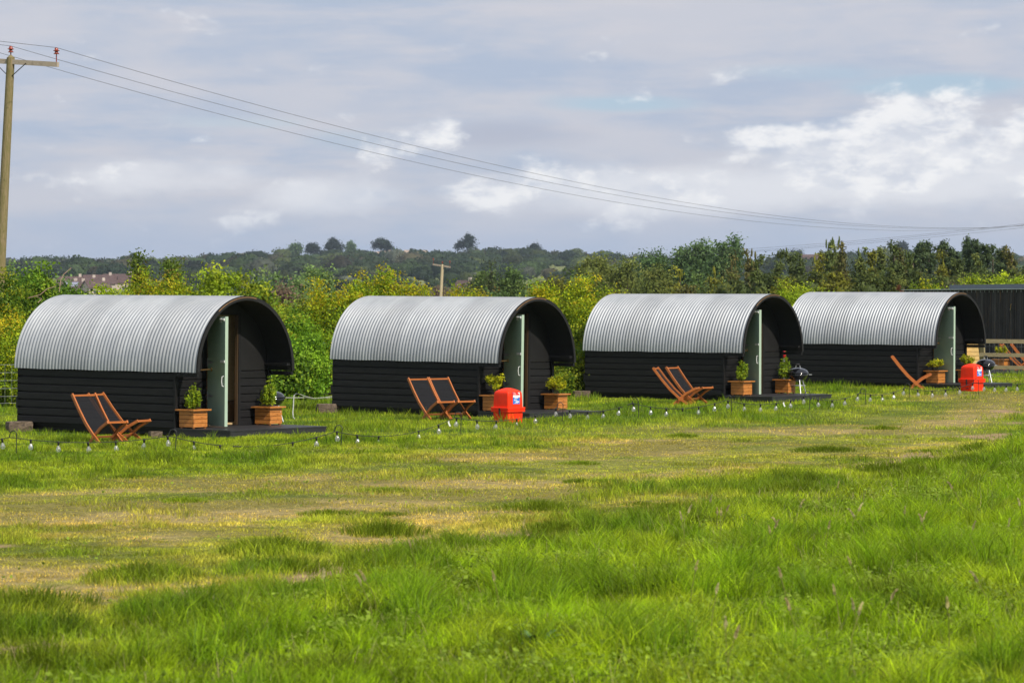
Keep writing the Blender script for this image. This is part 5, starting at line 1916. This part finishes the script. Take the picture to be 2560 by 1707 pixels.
hm = MB().lathe([(0, .012), (.012, .010), (.017, .0), (.017, -.018), (.014, -.022), (.014, -.05), (.010, -.052), (0, -.052)], 10).mesh('lamp_holder', 'black_rubber')
gm = MB().lathe([(.012, -.050), (.013, -.058), (.025, -.080), (.034, -.102), (.035, -.116), (.030, -.132), (.017, -.143), (.0, -.146)], 14).mesh('bulb', 'bulb_glass')
fm = MB().lathe([(.004, -.055), (.005, -.085), (.009, -.098), (.006, -.112), (0, -.114)], 7).mesh('filament', 'filament')
STR = [(-9999, 579, 'string light cable with clear bulbs running before the leftmost cabin'),
       (579, 1566, 'string light cable with clear bulbs running before the larger red box'),
       (1566, 9999, 'string light cable with clear bulbs running before the third and fourth cabins')]
for (ua, ub, lab) in STR:
    o = thing('string_light', lab, 'string lights', group='string lights on hooked stakes')
    pts = []
    for k in range(len(nodes) - 1):
        for j in range(17):
            p_ = span_pt(k, j / 16)
            if ua - 2 <= u_of(p_) <= ub + 2 and (not pts or (p_ - pts[-1]).length > 1e-3):
                pts.append(p_)
    o.location = (pts[0].x, pts[0].y, gz(pts[0].x, pts[0].y))
    inv = -Vector(o.location)
    cb = MB().tube([p_ + inv for p_ in pts], .0055, 6)
    if ua > 0:
        cb.tube([pts[0] + inv, pts[1] + inv * 1], .010, 6)
    cb.build('cable', 'black_rubber', o)
    for u in BULB + HOLD:
        if not (ua < u <= ub):
            continue
        for k in range(len(nodes) - 1):
            if u_of(nodes[k]) - .5 <= u <= u_of(nodes[k + 1]) + 8 * (k == len(nodes) - 2):
                lo, hi_ = 0.0, 1.0
                for _ in range(30):
                    md = (lo + hi_) / 2
                    if u_of(span_pt(k, md)) < u:
                        lo = md
                    else:
                        hi_ = md
                p_ = span_pt(k, lo) + inv
                hobj = link('lamp_holder', hm, o, p_)
                hobj.rotation_euler = (q.uniform(-.12, .12), q.uniform(-.12, .12), 0)
                if u in BULB:
                    b_ = link('bulb', gm, hobj)
                    link('filament', fm, hobj)
                break
# white cable tags
for (u, D, dz, lab) in ((1120, 48.3, .155, 'white paper tag hanging on the string light cable left of the larger red box'), (1958, 57.8, .12, 'white paper tag hanging on the string light cable in front of the third cabin deck')):
    x = (u - 1280) / FPX * D
    mb = MB()
    for j in range(4):
        mb.bar((.0 + .006 * j * j * .3, 0, -.022 * j), (.006 * (j + 1) ** 2 * .3, 0, -.022 * (j + 1)), .004, .024, (1, 0, 0))
    t_ = mb.build('cable_tag', 'sign_white')
    for k in range(len(nodes) - 1):
        if u_of(nodes[k]) <= u <= u_of(nodes[k + 1]):
            t_.location = span_pt(k, (u - u_of(nodes[k])) / (u_of(nodes[k + 1]) - u_of(nodes[k])))
    tag(t_, lab, 'tag')

# ---------------------------------------------------------------- wire fence, pipes and hose behind the cabins
FA, FB_ = P(-160, 752, 60.0), P(2080, 752, 73.5)


def fpt(t_, h):
    p_ = FA.lerp(FB_, t_)
    return Vector((p_.x, p_.y, gz(p_.x, p_.y) + h))


o = thing('wire_fence', 'galvanised wire stock fence in front of the hedge behind the cabins', 'fence', fpt(0, 0))
inv = -Vector(o.location)
mb = MB()
L = (FB_ - FA).length
for h in (.10, .24, .40, .56, .72, .88):
    mb.tube([fpt(j / 60, h) + inv for j in range(61)], .0032, 4, cap=False)
n = int(L / .15)
for j in range(n):
    mb.tube([fpt(j / n, .10) + inv, fpt(j / n, .88) + inv], .0026, 3, cap=False)
mb.build('wire_mesh', 'fence_wire', o)
ta = (P(1425, 752, 69.5) - FA).length / L
k = 0
for t_ in (ta - 3 * .16, ta - 2 * .16, ta - .16, ta, ta + .16):
    p_ = fpt(t_, 0) + inv
    MB().tube([(p_.x, p_.y - .06, -.2), (p_.x + .01, p_.y - .06, 1.12 + p_.z)], [.062, .055], 10).build('fence_post', 'post_wood', o)
mb = MB().tube([fpt(j / 40, .075) + Vector((0, -.1, 0)) for j in range(8, 26)], .02, 7)
tag(mb.build('black_pipe', 'black_rubber'), 'black water pipe running low along the wire fence behind the cabins', 'pipe')
mb = MB()
HP = [(850, 988, 63.5), (815, 993, 63), (785, 996, 62.3), (762, 991, 61.5), (748, 985, 60.5), (740, 984, 59.8), (735, 989, 59), (734, 1000, 58), (733.5, 1015, 57), (732, 1032, 56), (733, 1042, 55.6), (738, 1050, 55.2)]
mb.tube([P(*q_) for q_ in HP], .011, 7)
mb.tube([P(u_, v_ + 3, D_ + .1) for (u_, v_, D_) in HP[:4]] + [P(700, 994, 61.2)], .008, 7)
tag(mb.build('garden_hose', 'pale_hose'), 'pale hose arching over beside the fence between the first and second cabins', 'hose')

# ---------------------------------------------------------------- black shed and rail fence on the right
SA, SB = P(2262, 752, 100), P(2760, 752, 86)
sdir = (SB - SA).normalized()
ang = math.atan2(sdir.y, sdir.x)
g0 = 0.12
o = thing('black_shed', 'long black timber shed with vertical boards behind the farthest cabin', 'shed', (SA.x, SA.y, g0), (0, 0, ang))
L = (SB - SA).length
zt = CAMZ + (752.5 - 726) / FPX * 100 - g0
mb = MB()
q = random.Random(4)
xx = 0.0
while xx < L:
    w_ = .165
    mb.box(xx + .009, min(L, xx + w_ - .009), -.022 - q.uniform(0, .006), .0, -.1, zt - q.uniform(.0, .01))
    xx += w_
mb.box(0, L, .001, 3.0, -.1, zt - .02)
mb.build('board_wall', 'barn_boards', o)
mb = MB()
xx = .0
while xx < L:
    mb.box(xx + .155, xx + .172, -.034, -.03, zt - .085, zt - .005)
    xx += .33
mb.build('cover_strip', 'felt_edge', o)
mb = MB().box(-.05, L, -.10, 3.1, zt + .002, zt + .028)
rf = mb.build('roof', 'felt_edge', o)
mb = MB().box(2.85, L, .35, 2.4, zt + .029, zt + .17)
mb.build('roof_light', 'slate_blue', rf)
MB().box(4.12, 5.0, -.045, -.03, .0, zt - .25).build('door', 'black_lining', o)
mb = MB()
mb.lathe([(0, 0), (.035, .0), (.035, .02), (0, .02)], 12)
bm = mb.mesh('lamp_base', 'grey_cap')
lb = link('wall_lamp', MB().tube([(0, -.02, 0), (.08, -.05, .0), (.14, -.07, .02), (.155, -.075, .10), (.175, -.08, .16), (.23, -.08, .165)], .011, 7).mesh('wall_lamp', 'brass'), o)
pp = P(2540, 774, 92.0)
lx = (pp - SA).dot(sdir)
lb.location = (lx, -.03, pp.z - g0)
bo = link('lamp_base', bm, lb)
bo.rotation_euler = (PI / 2, 0, 0)

RA, RB = P(2442, 752, 80.5), P(2760, 752, 78)
rdir = (RB - RA).normalized()
o = thing('rail_fence', 'weathered wooden rail fence in front of the black shed', 'fence', (RA.x, RA.y, gz(RA.x, RA.y)), (0, 0, math.atan2(rdir.y, rdir.x)))
zb = gz(RA.x, RA.y)
for (v0, v1, x0) in ((848, 858, .13), (882.5, 892, .08), (913.5, 922.5, .10), (940, 949, .02)):
    z1 = CAMZ - (v0 - 752.5) / FPX * 80 - zb
    z0 = CAMZ - (v1 - 752.5) / FPX * 80 - zb
    MB().box(x0 + .0, 3.4, -.055, -.02, z0, z1).build('rail', 'weathered_rail', o)
for xx in (.15, 1.95, 3.4):
    MB().box(xx - .06, xx + .055, -.019, .09, -.2, 1.02).build('fence_post', 'post_wood', o)
mb = MB()
for h in (.14, .30, .47, .64, .82, .98):
    mb.tube([(.1, .0, h), (3.4, .0, h)], .003, 4, cap=False)
for j in range(24):
    mb.tube([(.12 + .14 * j, .0, .1), (.12 + .14 * j, .0, 1.0)], .0026, 3, cap=False)
mb.build('wire_mesh', 'fence_wire', o)

x, y = (2432 - 1280) / FPX * 79, 79
o = thing('slatted_box', 'pale timber box with overlapping boards beside the farthest cabin and the rail fence', 'box', (x, y, gz(x, y)), (0, 0, -.1))
mb = MB()
zt_ = CAMZ - (858 - 752.5) / FPX * 79 - gz(x, y)
for k in range(7):
    z1 = zt_ - k * .105
    hw = .145 + .008 * k
    c_ = [(-.16, -.02 - .012 * k, z1), (hw - .01, -.02 - .012 * k, z1), (hw, -.045 - .012 * k, z1 - .112), (-.16, -.045 - .012 * k, z1 - .112)]
    mb.add(c_ + [(a, b_ + .02, cc) for a, b_, cc in c_], [(0, 3, 2, 1), (4, 5, 6, 7), (0, 1, 5, 4), (3, 7, 6, 2), (1, 2, 6, 5), (0, 4, 7, 3)])
mb.build('overlapping_boards', 'larch_board', o)
MB().box(-.16, .12, -.01, .3, -.1, zt_ - .01).build('carcass', 'old_timber', o)
MB().box(-.178, -.162, -.16, .05, -.1, zt_ + .05).build('corner_strip', 'larch_board', o)

# planter and shrub behind the rail fence
x, y = (2504 - 1280) / FPX * 84, 84
o = copy_tree(pl0)
o.location = (x, y, gz(x, y) + .12)
o.rotation_euler = (0, 0, .9)
o['label'] = 'wooden planter seen through the rail fence at the right'
e = make_evergreen(790, 'bush', .46, .36)
e.location = (x, y, gz(x, y) + .39)
e['label'] = 'green shrub seen through the rail fence at the right'
e['group'] = 'evergreens in the wooden planters'
MB_ = MB().box(x - .9, x + 2.2, y - .6, y + 1.3, gz(x, y) - .05, gz(x, y) + .115)
tag(MB_.build('timber_deck', 'deck_stain'), 'low timber deck behind the rail fence at the right edge', 'deck')

# ---------------------------------------------------------------- power poles and lines
def insulator_mesh():
    return MB().lathe([(0, .02), (.035, .015), (.05, -.005), (.045, -.035), (.085, -.052), (.088, -.06), (.045, -.07), (.04, -.10), (.075, -.135), (.078, -.142), (.02, -.142), (.0, -.142)], 14).mesh('insulator', 'insulator_glaze')


ins = insulator_mesh()


def power_pole(label, base, topp, r0, r1, arm_l, arm_r, wood_m, arm_m, ih=.22):
    """arm_l / arm_r: world end points of the crossarm (z = centre)"""
    o = thing('power_pole', label, 'power pole', base)
    inv = -Vector(base)
    b_, t_ = Vector(base) + inv, Vector(topp) + inv
    mb = MB().tube([b_ - (t_ - b_) * .05, t_ - Vector((0, 0, .06))], [r0, r1], 16)
    mb.lathe([(r1, -.061), (r1 * .5, -.02), (0.0, .03)], 16, t_)
    mb.build('pole', wood_m, o)
    al, ar = Vector(arm_l) + inv, Vector(arm_r) + inv
    MB().bar(al, ar, .09, .125).build('crossarm', arm_m, o)
    mid = al.lerp(ar, .5)
    for e_ in (al, ar):
        k_ = mid.lerp(e_, .34)
        MB().bar(k_ + Vector((0, -.06, -.02)), Vector((mid.x, mid.y - .04, mid.z - .42)) + (b_ - t_).normalized() * 0, .018, .035, (0, 1, 0)).build('brace', 'black_iron', o)
    tops = []
    for e_ in (al, ar):
        d_ = (mid - e_).normalized()
        p_ = e_ + d_ * .05
        pin = MB().tube([p_ + Vector((0, 0, .05)), p_ + Vector((0, 0, .05 + ih))], .014, 7).build('insulator_pin', 'insulator_glaze', o)
        i_ = link('insulator', ins, pin, p_ + Vector((0, 0, .05 + ih + .14)))
        tops.append(p_ + Vector((0, 0, .05 + ih + .165)) - inv)
    pin = MB().tube([t_, t_ + Vector((0, 0, .10))], .016, 7).build('insulator_pin', 'insulator_glaze', o)
    link('insulator', ins, pin, t_ + Vector((0, 0, .22)))
    tops.append(t_ + Vector((0, 0, .245)) - inv)
    return o, tops


top1 = P(27, 139, 78)
bot1 = Vector((P(-13, 960, 78).x, 78, gz(-13.4, 78)))
arm_r = P(145, 162, 77.3)
arm_l = P(-92, 148, 78.7)
_, t1 = power_pole('tall weathered wooden power pole at the left edge', bot1, top1, .15, .105, arm_l, arm_r, 'pole_wood', 'crossarm_wood')
top2 = P(1106, 661, 240)
bot2 = Vector((P(1097, 760, 240).x - .1, 240, gz(-5.9, 240)))
_, t2 = power_pole('short pale far power pole above the second cabin roof', bot2, top2, .16, .11, P(1082, 661, 240.3), P(1126, 668, 239.7), 'pale_pole_wood', 'crossarm_wood', .3)
EX, EY = 35.97, 190.0
eb = Vector((EX, EY, gz(EX, EY)))
_, t3 = power_pole('far power pole standing beyond the right edge', eb, (EX, EY, 7.1), .16, .11, (EX - .75, EY - .5, 6.85), (EX + .75, EY + .5, 6.85), 'pale_pole_wood', 'crossarm_wood', .25)


def wire(label, a, b_, sag, rad, pre=None, n=60):
    pts = []
    if pre is not None:
        pts += [Vector(pre), ]
    for j in range(n + 1):
        t_ = j / n
        p_ = Vector(a).lerp(Vector(b_), t_)
        p_.z -= 4 * sag * t_ * (1 - t_)
        pts.append(p_)
    m_ = MB().tube(pts, rad, 5).build('overhead_wire', 'wire_grey')
    tag(m_, label, 'wire', 'overhead wires')


back = Vector((-45, -60, 0))
wire('thin overhead wire running from the right end of the tall pole crossarm', t1[1], (EX + .7, EY + .4, 7.45), 2.17, .0062, t1[1] + Vector((-18, -25, .35)))
wire('thin overhead wire running from the top of the tall power pole', t1[2], (EX, EY, 7.40), 2.2, .0062, t1[2] + Vector((-18, -25, .35)))
wire('thin overhead wire from the left end of the tall pole crossarm, lowest of the three', t1[0], (EX - .7, EY - .4, 7.40), 2.39, .0062, t1[0] + Vector((-18, -25, .6)))
for k, (lab, z_) in enumerate((('topmost thin wire running right from the short far power pole', 7.45), ('middle thin wire running right from the short far power pole', 7.42), ('lowest thin wire running right from the short far power pole', 7.35))):
    a = (t2[2], t2[0], t2[1])[k]
    wire(lab, a, (EX + (.0, -.7, .7)[k], EY + (0, -.4, .4)[k], z_), .75, .0075, a + Vector((-60, 10, -.9)))

# ---------------------------------------------------------------- air
m, b, p = new_mat('air')
m.node_tree.nodes.remove(p)
pv = b.n('ShaderNodeVolumePrincipled')
pv.inputs['Color'].default_value = (0.72, 0.85, 1.0, 1)
pv.inputs['Density'].default_value = 0.000085
pv.inputs['Anisotropy'].default_value = 0.2
b.l(pv.outputs[0], m.node_tree.nodes['Material Output'].inputs['Volume'])
hz_ = MB().box(-2100, 2100, -80, 3300, -30, 75).build('haze', 'air')
tag(hz_, 'pale blue haze of the air over field and hill', 'haze', kind='stuff')
